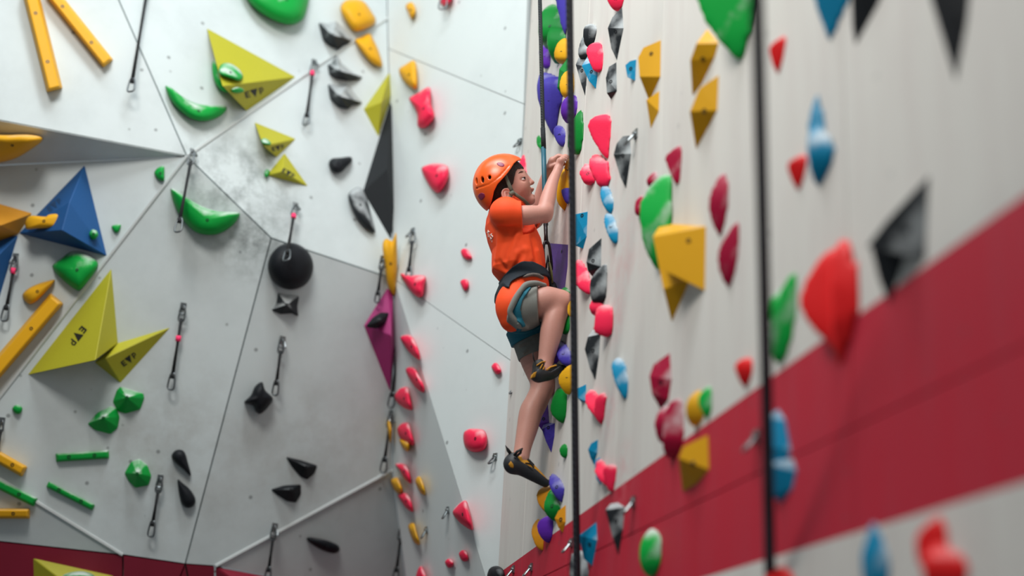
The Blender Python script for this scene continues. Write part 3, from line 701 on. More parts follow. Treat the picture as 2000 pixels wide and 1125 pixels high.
R('grey stone hold with pointed bottom beside a bolt hanger', 'grey', [(1198, 302), (1204, 280), (1216, 266), (1230, 264), (1233, 300), (1223, 369), (1211, 345)], False)
R('double lobed pink hold level with the boy\'s hands', 'pink', [[(1131, 338), (1138, 322), (1152, 320), (1161, 338), (1160, 358), (1143, 360)], [(1148, 320), (1158, 303), (1176, 304), (1190, 322), (1189, 362), (1170, 364), (1158, 345)]], nsm=11)
R('upper of two blue fin holds below double lobed pink hold', 'blue', [(1172, 380), (1177, 363), (1188, 364), (1196, 385), (1196, 408), (1191, 417), (1178, 402)])
R('lower of two blue fin holds with chalked upper half', 'blue', [(1179, 432), (1185, 417), (1195, 418), (1205, 442), (1204, 476), (1190, 466)])
R('blue block hold right beside near rope at chest height', 'blue', [(1124, 418), (1148, 413), (1146, 462), (1139, 486), (1124, 480)], False, bp=(1137, 421))
R('grey angular hold, upper of the overlapping grey pair', 'grey', [(1145, 512), (1150, 486), (1175, 464), (1174, 522), (1158, 542), (1148, 530)], False)
R('grey rounded hold, lower of the overlapping grey pair', 'grey', [(1153, 552), (1160, 535), (1183, 516), (1182, 580), (1170, 592), (1156, 585)])
R('pink hold half hidden by near rope at waist height', 'pink', [(1122, 515), (1134, 507), (1146, 522), (1153, 545), (1153, 575), (1138, 568), (1122, 555)])
R('pink double step hold right of the raised knee', 'pink', [[(1151, 602), (1155, 586), (1166, 582), (1178, 592), (1176, 612), (1160, 616)], [(1160, 625), (1168, 600), (1195, 600), (1194, 654), (1172, 654), (1160, 648)]], nsm=11, bp=(1178, 630))
R('long grey leaf hold with chalky face under pink double step', 'grey', [(1142, 682), (1148, 658), (1158, 644), (1173, 652), (1170, 695), (1163, 743), (1152, 720)], False)
R('small blue block hold left of the pink heart', 'blue', [(1128, 758), (1145, 750), (1145, 785), (1136, 786), (1129, 778)], False, bolt=False)
R('pink heart shaped hold right of the raised shoe', 'pink', [[(1141, 782), (1146, 766), (1158, 761), (1168, 772), (1176, 800), (1172, 822), (1152, 805)], [(1162, 780), (1182, 768), (1181, 800), (1175, 829), (1163, 815)]], nsm=11)
R('blue leaf hold with chalked upper half right of pink heart', 'blue', [(1194, 724), (1199, 704), (1212, 700), (1222, 715), (1225, 750), (1221, 781), (1206, 762)])
R('blue triangular hold above the lower pink heart', 'blue', [(1148, 878), (1154, 866), (1168, 858), (1167, 885), (1160, 908), (1153, 895)], False, bolt=False)
R('blue sliver hold behind the lower pink heart', 'blue', [(1160, 900), (1172, 892), (1176, 920), (1174, 948), (1164, 935)], False, bolt=False)
R('pink heart shaped hold just above the red band', 'pink', [[(1160, 918), (1164, 902), (1175, 897), (1184, 908), (1192, 930), (1190, 952), (1170, 940)], [(1178, 915), (1201, 909), (1201, 935), (1196, 962), (1182, 950)]], nsm=11)
R('chalky black wedge hold on the red band below a hanger', 'grey', [(1182, 996), (1192, 984), (1206, 981), (1220, 990), (1217, 1035), (1208, 1086), (1196, 1050)], False)
R('light blue hold on the red band beside the near rope', 'blue', [(1130, 1046), (1165, 1019), (1167, 1055), (1157, 1106), (1140, 1092)], False)
R('grey hold on the red band hidden behind the near rope', 'grey', [(1115, 1090), (1125, 1078), (1144, 1082), (1147, 1130), (1135, 1150), (1116, 1140)])
R('chalky green oval hold on the red band near the bottom', 'greenR', [(1249, 1082), (1255, 1055), (1272, 1033), (1288, 1045), (1291, 1080), (1285, 1112), (1270, 1127), (1254, 1110)])
# blurred foreground
R('crimson hold above the big green oval', 'crimson', [(1299, 312), (1308, 296), (1328, 285), (1329, 320), (1325, 358), (1314, 352), (1308, 330)])
R('crimson scrap hold peeking out above the big green oval', 'crimson', [(1264, 352), (1272, 340), (1281, 338), (1282, 358), (1270, 366)], bolt=False)
R('crimson scrap hold left of the big green oval', 'crimson', [(1240, 405), (1244, 390), (1254, 384), (1254, 415), (1244, 420)], bolt=False)
R('big green oval hold with chalked middle behind yellow beak', 'greenR', [(1250, 420), (1256, 385), (1278, 355), (1306, 344), (1311, 380), (1310, 440), (1300, 500), (1284, 527), (1266, 495), (1254, 460)], bp=(1285, 436))
R('big faceted yellow beak hold in front of the green oval', 'yellowR', [[(1275, 462), (1290, 436), (1379, 442), (1377, 568), (1290, 525)], [(1276, 466), (1296, 450), (1340, 470), (1348, 546), (1312, 629), (1296, 565)]], False, bp=(1345, 470))
R('crimson pocketed hold above the chalky crimson one', 'crimson', [(1384, 405), (1390, 370), (1412, 337), (1421, 375), (1416, 425), (1405, 462), (1392, 435)])
R('chalky crimson hold with pale face right of yellow beak', 'crimson', [(1402, 505), (1410, 470), (1438, 433), (1440, 480), (1434, 530), (1422, 561), (1407, 535)])
R('upper yellow step hold, upper of the stacked yellow pair', 'yellowR', [(1348, 118), (1360, 85), (1381, 57), (1404, 84), (1396, 112), (1370, 165), (1352, 188)], False)
R('lower yellow step hold, lower of the stacked yellow pair', 'yellowR', [(1347, 218), (1366, 172), (1404, 146), (1401, 216), (1375, 255), (1359, 292)], False)
R('huge green sloper hold cut by the top frame edge', 'greenR', [(1360, -60), (1470, -60), (1466, 40), (1458, 85), (1443, 121), (1410, 92), (1372, 35)])
R('small red chip hold at upper right', 'red', [(1502, 98), (1508, 86), (1532, 71), (1530, 105), (1520, 143), (1509, 128)])
R('small red chip hold left of blue curved hold', 'red', [(1537, 325), (1548, 312), (1574, 305), (1571, 340), (1559, 372), (1546, 352)])
R('small red chip hold above the red band', 'red', [(1435, 718), (1442, 706), (1466, 701), (1468, 728), (1456, 757), (1443, 742)])
R('blue spike hold hanging from the top frame edge', 'blue', [(1585, -40), (1668, -40), (1650, 20), (1622, 82), (1606, 45)], b=.6)
R('blue curved hook hold at upper right', 'blue', [[(1579, 260), (1583, 212), (1597, 183), (1607, 215), (1610, 255), (1600, 290)], [(1580, 262), (1608, 248), (1630, 288), (1618, 335), (1597, 364), (1583, 330)]], nsm=11, bp=(1600, 310))
R('black spike hold at top edge beside blue spike', 'black', [(1660, -60), (1745, -60), (1715, 10), (1690, 45), (1671, 89), (1664, 50)], False, b=.6)
R('long black fang hold hanging from the top edge', 'black', [(1800, -60), (1900, -60), (1890, 40), (1880, 90), (1867, 162), (1848, 85)], False, b=.6)
R('black diamond hold with chalky facet above the red band', 'grey', [[(1692, 482), (1730, 432), (1815, 341), (1808, 505), (1770, 500)], [(1700, 480), (1775, 480), (1750, 540), (1737, 597), (1716, 545)]], False, b=.5, bp=(1770, 450))
R('large red split disc hold overlapping the red band', 'red', [[(1565, 595), (1574, 545), (1605, 500), (1640, 490), (1650, 560), (1652, 640), (1640, 690), (1605, 660), (1575, 625)], [(1628, 500), (1658, 474), (1672, 520), (1676, 590), (1668, 640), (1645, 710), (1634, 680)]], nsm=9, b=.5)
R('green fin hold right of the dark foreground rope', 'greenR', [[(1502, 605), (1510, 576), (1530, 565), (1540, 600), (1520, 640), (1506, 630)], [(1512, 600), (1546, 533), (1554, 565), (1548, 645), (1531, 704), (1509, 692)]], nsm=11, b=.5)
R('blue bell shaped hold on red band behind foreground rope', 'blue', [[(1496, 815), (1520, 799), (1534, 820), (1545, 880), (1530, 920), (1498, 920), (1490, 870)], [(1492, 905), (1548, 895), (1556, 920), (1548, 955), (1528, 981), (1504, 970)]], False, b=.5, bp=(1522, 930))
R('yellow block hold where white meets the red band', 'yellowR', [(1325, 895), (1334, 872), (1383, 849), (1385, 918), (1360, 945), (1333, 961)], False)
R('mustard pocketed hold touching the small green hold', 'yellowR', [(1340, 795), (1347, 775), (1366, 763), (1376, 785), (1372, 818), (1356, 833), (1343, 820)])
R('small bright green hold beside the mustard hold', 'greenR', [(1363, 780), (1372, 764), (1387, 756), (1389, 795), (1381, 818), (1368, 800)])
R('chalky crimson diamond hold, upper of the crimson pair', 'crimson', [(1268, 735), (1276, 712), (1308, 689), (1312, 740), (1306, 780), (1290, 800), (1273, 770)], False)
R('knobbly crimson hold, lower of the crimson pair', 'crimson', [[(1278, 828), (1288, 802), (1306, 792), (1316, 820), (1306, 862), (1286, 862)], [(1300, 800), (1328, 779), (1332, 815), (1332, 860), (1316, 894), (1298, 880)]], nsm=9)
R('grey blue teardrop hold at the bottom right', 'blue', [(1683, 1090), (1692, 1050), (1706, 1018), (1722, 1050), (1736, 1092), (1732, 1140), (1710, 1160), (1688, 1140)], b=.6)
R('large red boot shaped hold at the bottom right', 'red', [[(1786, 1060), (1800, 1030), (1838, 1010), (1850, 1050), (1845, 1110), (1800, 1110)], [(1800, 1090), (1840, 1070), (1886, 1090), (1882, 1150), (1820, 1165)]], nsm=11, b=.5)
R('red hold at bottom edge under the foreground rope', 'red', [(1498, 1122), (1512, 1112), (1530, 1109), (1546, 1118), (1548, 1145), (1500, 1150)], b=.5)

# ------------------------------------------------------------------ bolt hangers and quickdraws
def loop3(c, ax, side, ln, wd, n=22, gate=True):
    """outline of a carabiner: long axis ax, width along side; wider towards its far end"""
    P = []
    for k in range(n):
        a = 2 * math.pi * k / n; ca, sa = math.cos(a), math.sin(a)
        ex = 0.6
        x = math.copysign(abs(ca) ** ex, ca); y = math.copysign(abs(sa) ** ex, sa)
        P.append(c + ax * (x * ln / 2) + side * (y * wd / 2 * (0.8 + 0.2 * x)))
    return P
WEB = plain('black nylon webbing', '#16181b', 0.8, bump=0.3, bscale=300)
TAPE = plain('neon pink tape', '#ff2f6e', 0.6)
GATE = plain('brushed aluminium', '#6f7477', 0.4, 0.9)
def hanger(label, px, py, pl, s=1.0, group='bare bolt hangers', parent=None):
    p = pl.hit(px, py); n = pl.n
    dn = nrm(-Z3 - np.dot(-Z3, n) * n); sd = np.cross(n, dn)
    base = ploc(parent) if parent is not None else np.zeros(3)
    V1, F1 = boxm(p + n * 0.003, (sd, dn, n), (0.013 * s, 0.016 * s, 0.003))
    V2, F2 = tube(loop3(p + dn * 0.022 * s + n * 0.022 * s, nrm(dn * .8 + n * .6), sd, 0.042 * s, 0.03 * s, 14), 0.0042 * s, 6, True)
    V, F = merge((V1, F1), (V2, F2))
    if parent is not None: o = mesh_obj('hanger', [v - base for v in V], F, STEEL, parent)
    else: o = tag(mesh_obj('bolt_hanger', V, F, STEEL, smooth=False), label, 'bolt hanger', group)
    bv, bf = bolt_mesh(p + n * 0.006, n, 0.008 * s, 0.006, 0.007)
    if parent is None: mesh_obj('bolt', [v - ploc(o) for v in bv], bf, STEEL, o)
    else: mesh_obj('bolt', [v - base for v in bv], bf, STEEL, parent)
    return o
def quickdraw(label, top, bot, pl=None, tape=None, out=0.045):
    pl = pl or facet(*top)
    root = empty('quickdraw', pl.hit(*top)); tag(root, label, 'quickdraw', 'quickdraws hanging from the walls')
    hanger(None, top[0], top[1], pl, 1.0, parent=root)
    T = pl.hit(top[0], top[1], 0.035); B = at(bot[0], bot[1], min(depth(T) - 0.01, depth(pl.hit(bot[0], bot[1], out))))
    L = np.linalg.norm(B - T); ax = (B - T) / L; sd = nrm(np.cross(ax, nrm(CAM - T))); sd2 = nrm(sd * .85 + np.cross(ax, sd) * .5)
    base = ploc(root)
    def part(nm, m, mat, sm=True): return mesh_obj(nm, [v - base for v in m[0]], m[1], mat, root, smooth=sm)
    cl = min(0.070, L * .25)
    c1 = T + ax * (cl * .5); part('upper_carabiner', tube(loop3(c1, ax, sd2, cl, cl * .5), 0.0042, 6, True), GATE)
    s0, s1 = T + ax * (cl * .8), B - ax * (cl * .85)
    part('sling', tube([s0, s0 * .5 + s1 * .5, s1], [0.0075, 0.006, 0.0085], 8, False, 0.5, sd), WEB)
    part('rubber_keeper', tube([s1 - ax * 0.012, s1 + ax * 0.012], [0.0105, 0.0105], 8, False, 0.7, sd), WEB)
    c2 = B - ax * (cl * .5); part('lower_carabiner', tube(loop3(c2, ax, sd2, cl * 1.08, cl * .55), 0.0042, 6, True), GATE)
    if tape is not None:
        q = s0 + (s1 - s0) * tape
        part('tape', tube([q - ax * 0.013, q + ax * 0.013], [0.012, 0.012], 8, False, 0.8, sd), TAPE)
    return root
quickdraw('quickdraw hanging from the top edge right of yellow beams', (291, -40), (255, 178))
quickdraw('quickdraw hanging from the joint where the panels meet', (376, 297), (347, 452))
quickdraw('quickdraw with pink tape left of the stacked black jugs', (613, 122), (597, 243), tape=0.05)
quickdraw('quickdraw with pink tape at far left under the blue volume', (31, 502), (8, 626), tape=0.05)
quickdraw('quickdraw with pink tape right of the winged olive volume', (358, 598), (333, 760), tape=0.35)
quickdraw('quickdraw with pink tape hanging over the black hemisphere', (577, 402), (559, 508), tape=0.08, out=0.15)
quickdraw('quickdraw hanging left of the magenta volume tip', (747, 506), (736, 590), FP['P7'][0])
quickdraw('quickdraw above the black horned rock hold', (551, 663), (537, 771))
quickdraw('quickdraw hanging over the pink half bowl hold', (807, 452), (797, 546), PB)
quickdraw('long quickdraw beside the topmost pink wedges of the facet', (780, 662), (763, 795), FP['P7'][0])
quickdraw('quickdraw ending at the right end of the joint strip', (764, 808), (748, 922), FP['P7'][0])
quickdraw('quickdraw beside the green boulder hold at lower left', (313, 934), (294, 1047))
quickdraw('quickdraw crossing the lower joint strip', (536, 1028), (522, 1135), FP['P7'][0])
quickdraw('quickdraw left of the yellow fin near bottom', (785, 1030), (772, 1135), FP['P8'][0])
quickdraw('quickdraw cut by the left frame edge beside yellow wedge', (4, 822), (-8, 905))
for lab, x, y, pl, s in (
  ('bare bolt hanger above the helmet front', 1016, 277, PB, .9), ('bare bolt hanger left of the lower knee', 1009, 756, PB, .9), ('bare bolt hanger left of the lower shoe', 968, 892, PB, .9),
  ('bare bolt hanger beside the red shark fin', 876, 996, PC, .9), ('bare bolt hanger between yellow fin and red chips', 834, 1035, PC, .9),
  ('bolt hanger right of the grey stone hold', 1243, 262, PR, 1.0), ('bolt hanger on red band beside chalky black wedge', 1239, 980, PR, 1.0), ('bolt hanger on red band left of near rope', 1117, 1060, PR, .9),
  ('bolt hanger at the bottom edge right of the corner', 1039, 1108, PR, .9), ('bolt hanger at the bottom edge in the corner', 1004, 1112, PR, .9), ('blurred bolt hanger left of the blue bell hold', 1480, 852, PR, 1.0)):
    hanger(lab, x, y, pl, s)
hk = PB.hit(866, 4, 0.06)
tag(mesh_obj('carabiner', *tube(loop3(hk, nrm(-Z3 + NR * .1), RGT, 0.085, 0.045), 0.0045, 6, True), GATE, smooth=True), 'open steel carabiner in front of pink hold at top edge', 'carabiner')

# ------------------------------------------------------------------ ropes
def ropemat(name, a, b_):
    m, nt, b = newmat(name)
    tc = nd(nt, 'ShaderNodeTexCoord'); w = nd(nt, 'ShaderNodeTexWave'); w.inputs['Scale'].default_value = 60; w.inputs['Distortion'].default_value = 1.5
    w.bands_direction = 'DIAGONAL'
    nt.links.new(tc.outputs['Object'], w.inputs['Vector'])
    mx = nd(nt, 'ShaderNodeMix', data_type='RGBA'); mx.inputs[6].default_value = lin(a); mx.inputs[7].default_value = lin(b_)
    nt.links.new(w.outputs['Fac'], mx.inputs[0]); nt.links.new(mx.outputs[2], b.inputs['Base Color'])
    bp = nd(nt, 'ShaderNodeBump'); bp.inputs['Strength'].default_value = .5; bp.inputs['Distance'].default_value = .002
    nt.links.new(w.outputs['Fac'], bp.inputs['Height']); nt.links.new(bp.outputs['Normal'], b.inputs['Normal'])
    b.inputs['Roughness'].default_value = .8
    return m
RK = ropemat('charcoal rope sheath', '#24262c', '#3a3c46')
def rope(label, pts, r):
    P = [at(*p) for p in pts]
    return tag(mesh_obj('climbing_rope', *tube(P, r, 10), RK, smooth=True), label, 'rope', 'slack ropes hanging along the right wall')
rope('dark rope hanging right in front of the raised knee', [(1108, -300, 4.5), (1112, 0, 4.5), (1118, 400, 4.52), (1122, 750, 4.54), (1127, 1125, 4.56), (1131, 1400, 4.58)], 0.0122)
rope('thick blurred dark rope in the foreground at right', [(1470, -300, 2.55), (1479, 0, 2.75), (1488, 350, 2.95), (1496, 700, 3.05), (1504, 1125, 3.2), (1510, 1400, 3.25)], 0.0128)

# ------------------------------------------------------------------ the boy: implicit surfaces meshed in his own frame
# frame: x towards the wall, y along the wall away from the camera, z up; l = -y is the side nearer the camera
P0 = PR.hit(1106, 330)
EX = -NR; EY = np.cross(Z3, EX)
MB = np.array([EX, EY, Z3])
def loc(px, py, l=0.0):
    r = ray(px, py); t = np.dot(P0 - l * EY - CAM, EY) / np.dot(r, EY)
    return MB @ (CAM + r * t - P0)
class Field:
    def __init__(s, lo, hi, res):
        s.lo = np.array(lo, float); s.res = res
        n = np.ceil((np.array(hi) - s.lo) / res).astype(int) + 1
        s.ax = [(s.lo[i] + np.arange(n[i]) * res).astype(np.float32) for i in range(3)]
        s.v = np.full(n, 0.05, np.float32)
    def _sl(s, lo, hi):
        out = []
        for i in range(3):
            a = max(0, int((lo[i] - s.lo[i]) / s.res)); b = min(len(s.ax[i]), int((hi[i] - s.lo[i]) / s.res) + 2)
            out.append(slice(a, max(a, b)))
        return tuple(out)
    def _g(s, sl): return s.ax[0][sl[0]][:, None, None], s.ax[1][sl[1]][None, :, None], s.ax[2][sl[2]][None, None, :]
    def apply(s, fn, lo, hi, k, op):
        sl = s._sl(lo, hi)
        if any(q.stop <= q.start for q in sl): return
        d = fn(*s._g(sl)).astype(np.float32); v = s.v[sl]
        if op == 'add':
            h = np.clip(0.5 + 0.5 * (v - d) / k, 0, 1); s.v[sl] = v + (d - v) * h - k * h * (1 - h)
        else:
            d = -d; h = np.clip(0.5 - 0.5 * (v - d) / k, 0, 1); s.v[sl] = v + (d - v) * h + k * h * (1 - h)
    def cone(s, a, b, ra, rb, k=0.012, op='add', fl=1.0):
        a = np.asarray(a, float); b = np.asarray(b, float); ab = b - a; L = float(ab @ ab) + 1e-12; m = max(ra, rb) + k + 0.028
        lo = np.minimum(a, b) - m; hi = np.maximum(a, b) + m
        def fn(x, y, z):
            t = np.clip(((x - a[0]) * ab[0] + (y - a[1]) * ab[1] + (z - a[2]) * ab[2]) / L, 0, 1)
            return np.sqrt((x - a[0] - t * ab[0]) ** 2 + ((y - a[1] - t * ab[1]) / fl) ** 2 + (z - a[2] - t * ab[2]) ** 2) - (ra + (rb - ra) * t)
        s.apply(fn, lo, hi, k, op)
    def chain(s, pts, k=0.012, sub=7):
        """one tapering limb along a smooth line through the given (point, radius) pairs"""
        Q = np.array([list(p) + [r] for p, r in pts]); n = len(Q); out = []
        for i in range(n - 1):
            q0 = Q[i - 1] if i else 2 * Q[0] - Q[1]; q3 = Q[i + 2] if i + 2 < n else 2 * Q[-1] - Q[-2]; q1, q2 = Q[i], Q[i + 1]
            for j in range(sub):
                t = j / sub
                out.append(0.5 * (2 * q1 + (q2 - q0) * t + (2 * q0 - 5 * q1 + 4 * q2 - q3) * t * t + (3 * q1 - q0 - 3 * q2 + q3) * t ** 3))
        out.append(Q[-1]); out = np.array(out); m = out[:, 3].max() + k + .028
        def fn(x, y, z):
            best = None
            for a, b in zip(out[:-1], out[1:]):
                ab = b[:3] - a[:3]; L = float(ab @ ab) + 1e-12
                t = np.clip(((x - a[0]) * ab[0] + (y - a[1]) * ab[1] + (z - a[2]) * ab[2]) / L, 0, 1)
                d = np.sqrt((x - a[0] - t * ab[0]) ** 2 + (y - a[1] - t * ab[1]) ** 2 + (z - a[2] - t * ab[2]) ** 2) - (a[3] + (b[3] - a[3]) * t)
                best = d if best is None else np.minimum(best, d)
            return best
        s.apply(fn, out[:, :3].min(0) - m, out[:, :3].max(0) + m, k, 'add')
    def val(s, p):
        i = np.clip(np.round((np.asarray(p) - s.lo) / s.res).astype(int), 0, np.array(s.v.shape) - 1); return s.v[tuple(i)]
    def surf(s, px, py, deep=0.0):
        """first point met from the near side along a pixel ray, sunk by deep"""
        l = .22
        while l > -.2 and s.val(loc(px, py, l)) > 0: l -= .002
        return loc(px, py, l - deep)
    def ell(s, c, axes, r, k=0.012, op='add'):
        c = np.asarray(c, float); A = np.asarray(axes, float); r = np.asarray(r, float); m = max(r) + k + 0.028
        def fn(x, y, z):
            q0 = q1 = 0
            for i in range(3):
                p = (x - c[0]) * A[i][0] + (y - c[1]) * A[i][1] + (z - c[2]) * A[i][2]
                q0 = q0 + (p / r[i]) ** 2; q1 = q1 + (p / r[i] ** 2) ** 2
            q0 = np.sqrt(q0); return q0 * (q0 - 1) / np.sqrt(q1 + 1e-9)
        s.apply(fn, c - m, c + m, k, op)
    def column(s, secs, k=0.015):
        """stack of elliptical sections: (z, x centre, half depth, half width, y centre)"""
        A = np.array(sorted(secs)); zz = A[:, 0]
        lo = (A[:, 1].min() - .2, -.3, zz[0] - .03); hi = (A[:, 1].max() + .2, .3, zz[-1] + .03)
        def fn(x, y, z):
            zc = np.clip(z, zz[0], zz[-1])
            xc, ra, rl, yc = [np.interp(zc.ravel(), zz, A[:, i]).reshape(zc.shape) for i in (1, 2, 3, 4)]
            q = np.sqrt(((x - xc) / ra) ** 2 + ((y - yc) / rl) ** 2)
            d = (q - 1) * np.minimum(ra, rl) * 0.9
            return np.maximum(d, np.abs(z - (zz[0] + zz[-1]) / 2) - (zz[-1] - zz[0]) / 2)
        s.apply(fn, lo, hi, k, 'add')
    def copy(s):
        o = Field.__new__(Field); o.lo = s.lo; o.res = s.res; o.ax = s.ax; o.v = s.v.copy(); return o
    def clip_poly(s, polys, l, keep=True, side=None):
        """keep only what lies inside an outline drawn in the plane of his profile (prism across the body)"""
        X = s.ax[0][:, None]; Zg = s.ax[2][None, :]; D = None
        for poly in polys:
            P = np.array([loc(p_[0], p_[1], p_[2] if len(p_) > 2 else l)[[0, 2]] for p_ in poly]); d = None; sg = np.ones((X.shape[0], Zg.shape[1]), np.float32)
            best = np.full(sg.shape, 1e9, np.float32)
            for i in range(len(P)):
                a, b = P[i], P[(i + 1) % len(P)]; e = b - a
                t = np.clip(((X - a[0]) * e[0] + (Zg - a[1]) * e[1]) / (e @ e + 1e-12), 0, 1)
                best = np.minimum(best, (X - a[0] - t * e[0]) ** 2 + (Zg - a[1] - t * e[1]) ** 2)
                c = ((a[1] > Zg) != (b[1] > Zg)) & (X < (b[0] - a[0]) * (Zg - a[1]) / (b[1] - a[1] + 1e-12) + a[0])
                sg = np.where(c, -sg, sg)
            d = np.sqrt(best) * sg
            D = d if D is None else np.minimum(D, d)
        if not keep: D = -D
        s.v = np.maximum(s.v, D[:, None, :].astype(np.float32))
        if side is not None:
            y = s.ax[1][None, :, None]; s.v = np.maximum(s.v, (side[0] - y) if side[1] > 0 else (y - side[0]))
        return s
    def mesh(s):
        v = s.v; S = v < 0
        n = np.array(v.shape) - 1
        cnt = np.zeros(n, np.int8)
        for dx in (0, 1):
            for dy in (0, 1):
                for dz in (0, 1): cnt += S[dx:n[0] + dx, dy:n[1] + dy, dz:n[2] + dz]
        I = np.argwhere((cnt > 0) & (cnt < 8))
        if len(I) == 0: return np.zeros((0, 3)), np.zeros((0, 4), int)
        acc = np.zeros((len(I), 3)); m = np.zeros(len(I))
        cor = [(a, b, c) for a in (0, 1) for b in (0, 1) for c in (0, 1)]
        val = {c: v[I[:, 0] + c[0], I[:, 1] + c[1], I[:, 2] + c[2]] for c in cor}
        for c in cor:
            for a in range(3):
                if c[a] == 0:
                    c2 = list(c); c2[a] = 1; c2 = tuple(c2)
                    va, vb = val[c], val[c2]; x = (va < 0) != (vb < 0)
                    t = np.where(x, va / (va - vb + 1e-20), 0)
                    p = np.tile(np.array(c, float), (len(I), 1)); p[:, a] += t
                    acc[x] += p[x]; m[x] += 1
        pos = s.lo + (I + acc / m[:, None]) * s.res
        idx = np.full(n, -1, np.int32); idx[I[:, 0], I[:, 1], I[:, 2]] = np.arange(len(I))
        Fs = []
        for a in range(3):
            b, c = (a + 1) % 3, (a + 2) % 3
            sl0 = [slice(None)] * 3; sl1 = [slice(None)] * 3; sl0[a] = slice(0, -1); sl1[a] = slice(1, None)
            A0, A1 = S[tuple(sl0)], S[tuple(sl1)]; E = np.argwhere(A0 != A1)
            ok = (E[:, b] >= 1) & (E[:, c] >= 1) & (E[:, b] < v.shape[b] - 1) & (E[:, c] < v.shape[c] - 1); E = E[ok]
            fl = A0[E[:, 0], E[:, 1], E[:, 2]]
            q = []
            for (ob, oc) in ((-1, -1), (0, -1), (0, 0), (-1, 0)):
                e = E.copy(); e[:, b] += ob; e[:, c] += oc; q.append(idx[e[:, 0], e[:, 1], e[:, 2]])
            q = np.stack(q, 1); q[~fl] = q[~fl][:, ::-1]; Fs.append(q)
        return pos, np.concatenate(Fs)
person = empty('person', P0)
person.matrix_world = Matrix(((EX[0], EY[0], 0, P0[0]), (EX[1], EY[1], 0, P0[1]), (EX[2], EY[2], 1, P0[2]), (0, 0, 0, 1)))
tag(person, 'boy in orange helmet and orange t-shirt climbing, both hands on a yellow hold', 'person')
def fobj(name, f, mat, parent=None, label=None, it=1):
    V, Fq = f.mesh() if isinstance(f, Field) else f
    V = np.asarray(V, float)
    me = bpy.data.meshes.new(name)
    me.vertices.add(len(V)); me.vertices.foreach_set('co', V.ravel())
    Fq = np.asarray(Fq)
    me.loops.add(Fq.size); me.loops.foreach_set('vertex_index', Fq.ravel().astype(np.int32))
    me.polygons.add(len(Fq)); me.polygons.foreach_set('loop_start', (np.arange(len(Fq)) * Fq.shape[1]).astype(np.int32))
    me.update(calc_edges=True); me.validate()
    me.polygons.foreach_set('use_smooth', [True] * len(me.polygons))
    me.materials.append(mat)
    o = bpy.data.objects.new(name, me); COL.objects.link(o); o.parent = parent or person
    if it:
        m = o.modifiers.new('smooth', 'SMOOTH'); m.factor = 0.5; m.iterations = it
    if label: o['label'] = label
    return o
def lobj(name, m, mat, parent=None, smooth=True, label=None):
    me = bpy.data.meshes.new(name); me.from_pydata([tuple(v) for v in m[0]], [], [tuple(int(i) for i in f) for f in m[1]]); me.update()
    bm = bmesh.new(); bm.from_mesh(me); bmesh.ops.recalc_face_normals(bm, faces=bm.faces[:]); bm.to_mesh(me); bm.free()
    if smooth: me.polygons.foreach_set('use_smooth', [True] * len(me.polygons))
    me.materials.append(mat)
    o = bpy.data.objects.new(name, me); COL.objects.link(o); o.parent = parent or person
    if label: o['label'] = label
    return o

SKIN = plain('skin', '#c79082', 0.5, bump=0.05, bscale=150, var=0.05, sss=0.15)
HAIR = plain('dark brown hair', '#2a1a15', 0.7, bump=0.8, bscale=220, var=0.3)
ORANGE = plain('orange jersey', '#ff5014', 0.75, bump=0.15, bscale=500)
HELM = plain('orange helmet shell', '#f0601a', 0.32)
GREYF = plain('grey marl jersey', '#81847f', 0.9, bump=0.2, bscale=700, var=0.22)
TEAL = plain('teal harness webbing', '#086a80', 0.7, bump=0.2, bscale=400)
NAVY = plain('navy padded belt', '#13232f', 0.75, bump=0.2, bscale=400)
STRAP = plain('olive grey chin strap webbing', '#5a5d50', 0.7, bump=0.2, bscale=500)
RUBBER = plain('charcoal shoe rubber', '#2a2c31', 0.55, bump=0.1, bscale=200)
SYEL = plain('yellow shoe suede', '#c78a1a', 0.7, bump=0.2, bscale=400)
SBLK = plain('black shoe strap', '#0e0f11', 0.6)
WHITEP = plain('white print', '#f4e8e0', 0.6)
B = loc
# head frame in the profile plane
hu = B(1023, 325) - B(1046, 392); hu[1] = 0; hu = nrm(hu); hf = np.array([hu[2], 0, -hu[0]]); hs = np.array([0, 1.0, 0])
HA = (hf, hs, hu)

# ---- body (one surface)
lo = B(925, 280); 
allp = np.array([B(x, y, l) for x in (930, 1125) for y in (290, 965) for l in (-.2, .22)])
body = Field(allp.min(0) - .02, allp.max(0) + .02, 0.0027)
b = body
# cranium, face
b.ell(B(985, 349), HA, (.083, .070, .078), .01)
b.cone(B(1004, 366), B(1030, 389), .054, .024, .02)
b.ell(B(1008, 362), HA, (.05, .060, .066), .02)
for s in (-1, 1):
    b.ell(B(1013, 367, 0.030 * s), HA, (.030, .030, .034), .015)          # cheeks
    b.ell(B(1021, 338, 0.022 * s), HA, (.010, .022, .007), .010)          # brow
eye_s = b.surf(1021.3, 350.0)
eye_c = b.surf(1020.8, 350.3, .0122)
for s in (1, -1):
    b.ell((eye_s + np.array([.004, -.005, 0])) * np.array([1, s, 1]), HA, (.015, .011, .0095), .008, 'sub')     # eye socket
b.cone(B(1026, 341), B(1036, 353.5), .0075, .0085, .012)                  # nose
b.ell(B(1038.2, 356.8), HA, (.0115, .0105, .0088), .006)
for s in (-1, 1): b.ell(B(1033.5, 359.5, .009 * s), HA, (.009, .0065, .0062), .006)
b.ell(B(1036.8, 371.6), HA, (.0125, .021, .0075), .007)                     # upper lip
b.ell(B(1038, 384), HA, (.0125, .017, .0065), .005)                      # lower lip
b.ell(B(1044.5, 377.8), HA, (.0165, .017, .0062), .002, 'sub')             # parted mouth
b.ell(B(1037, 392), HA, (.0160, .021, .015), .010)                        # chin
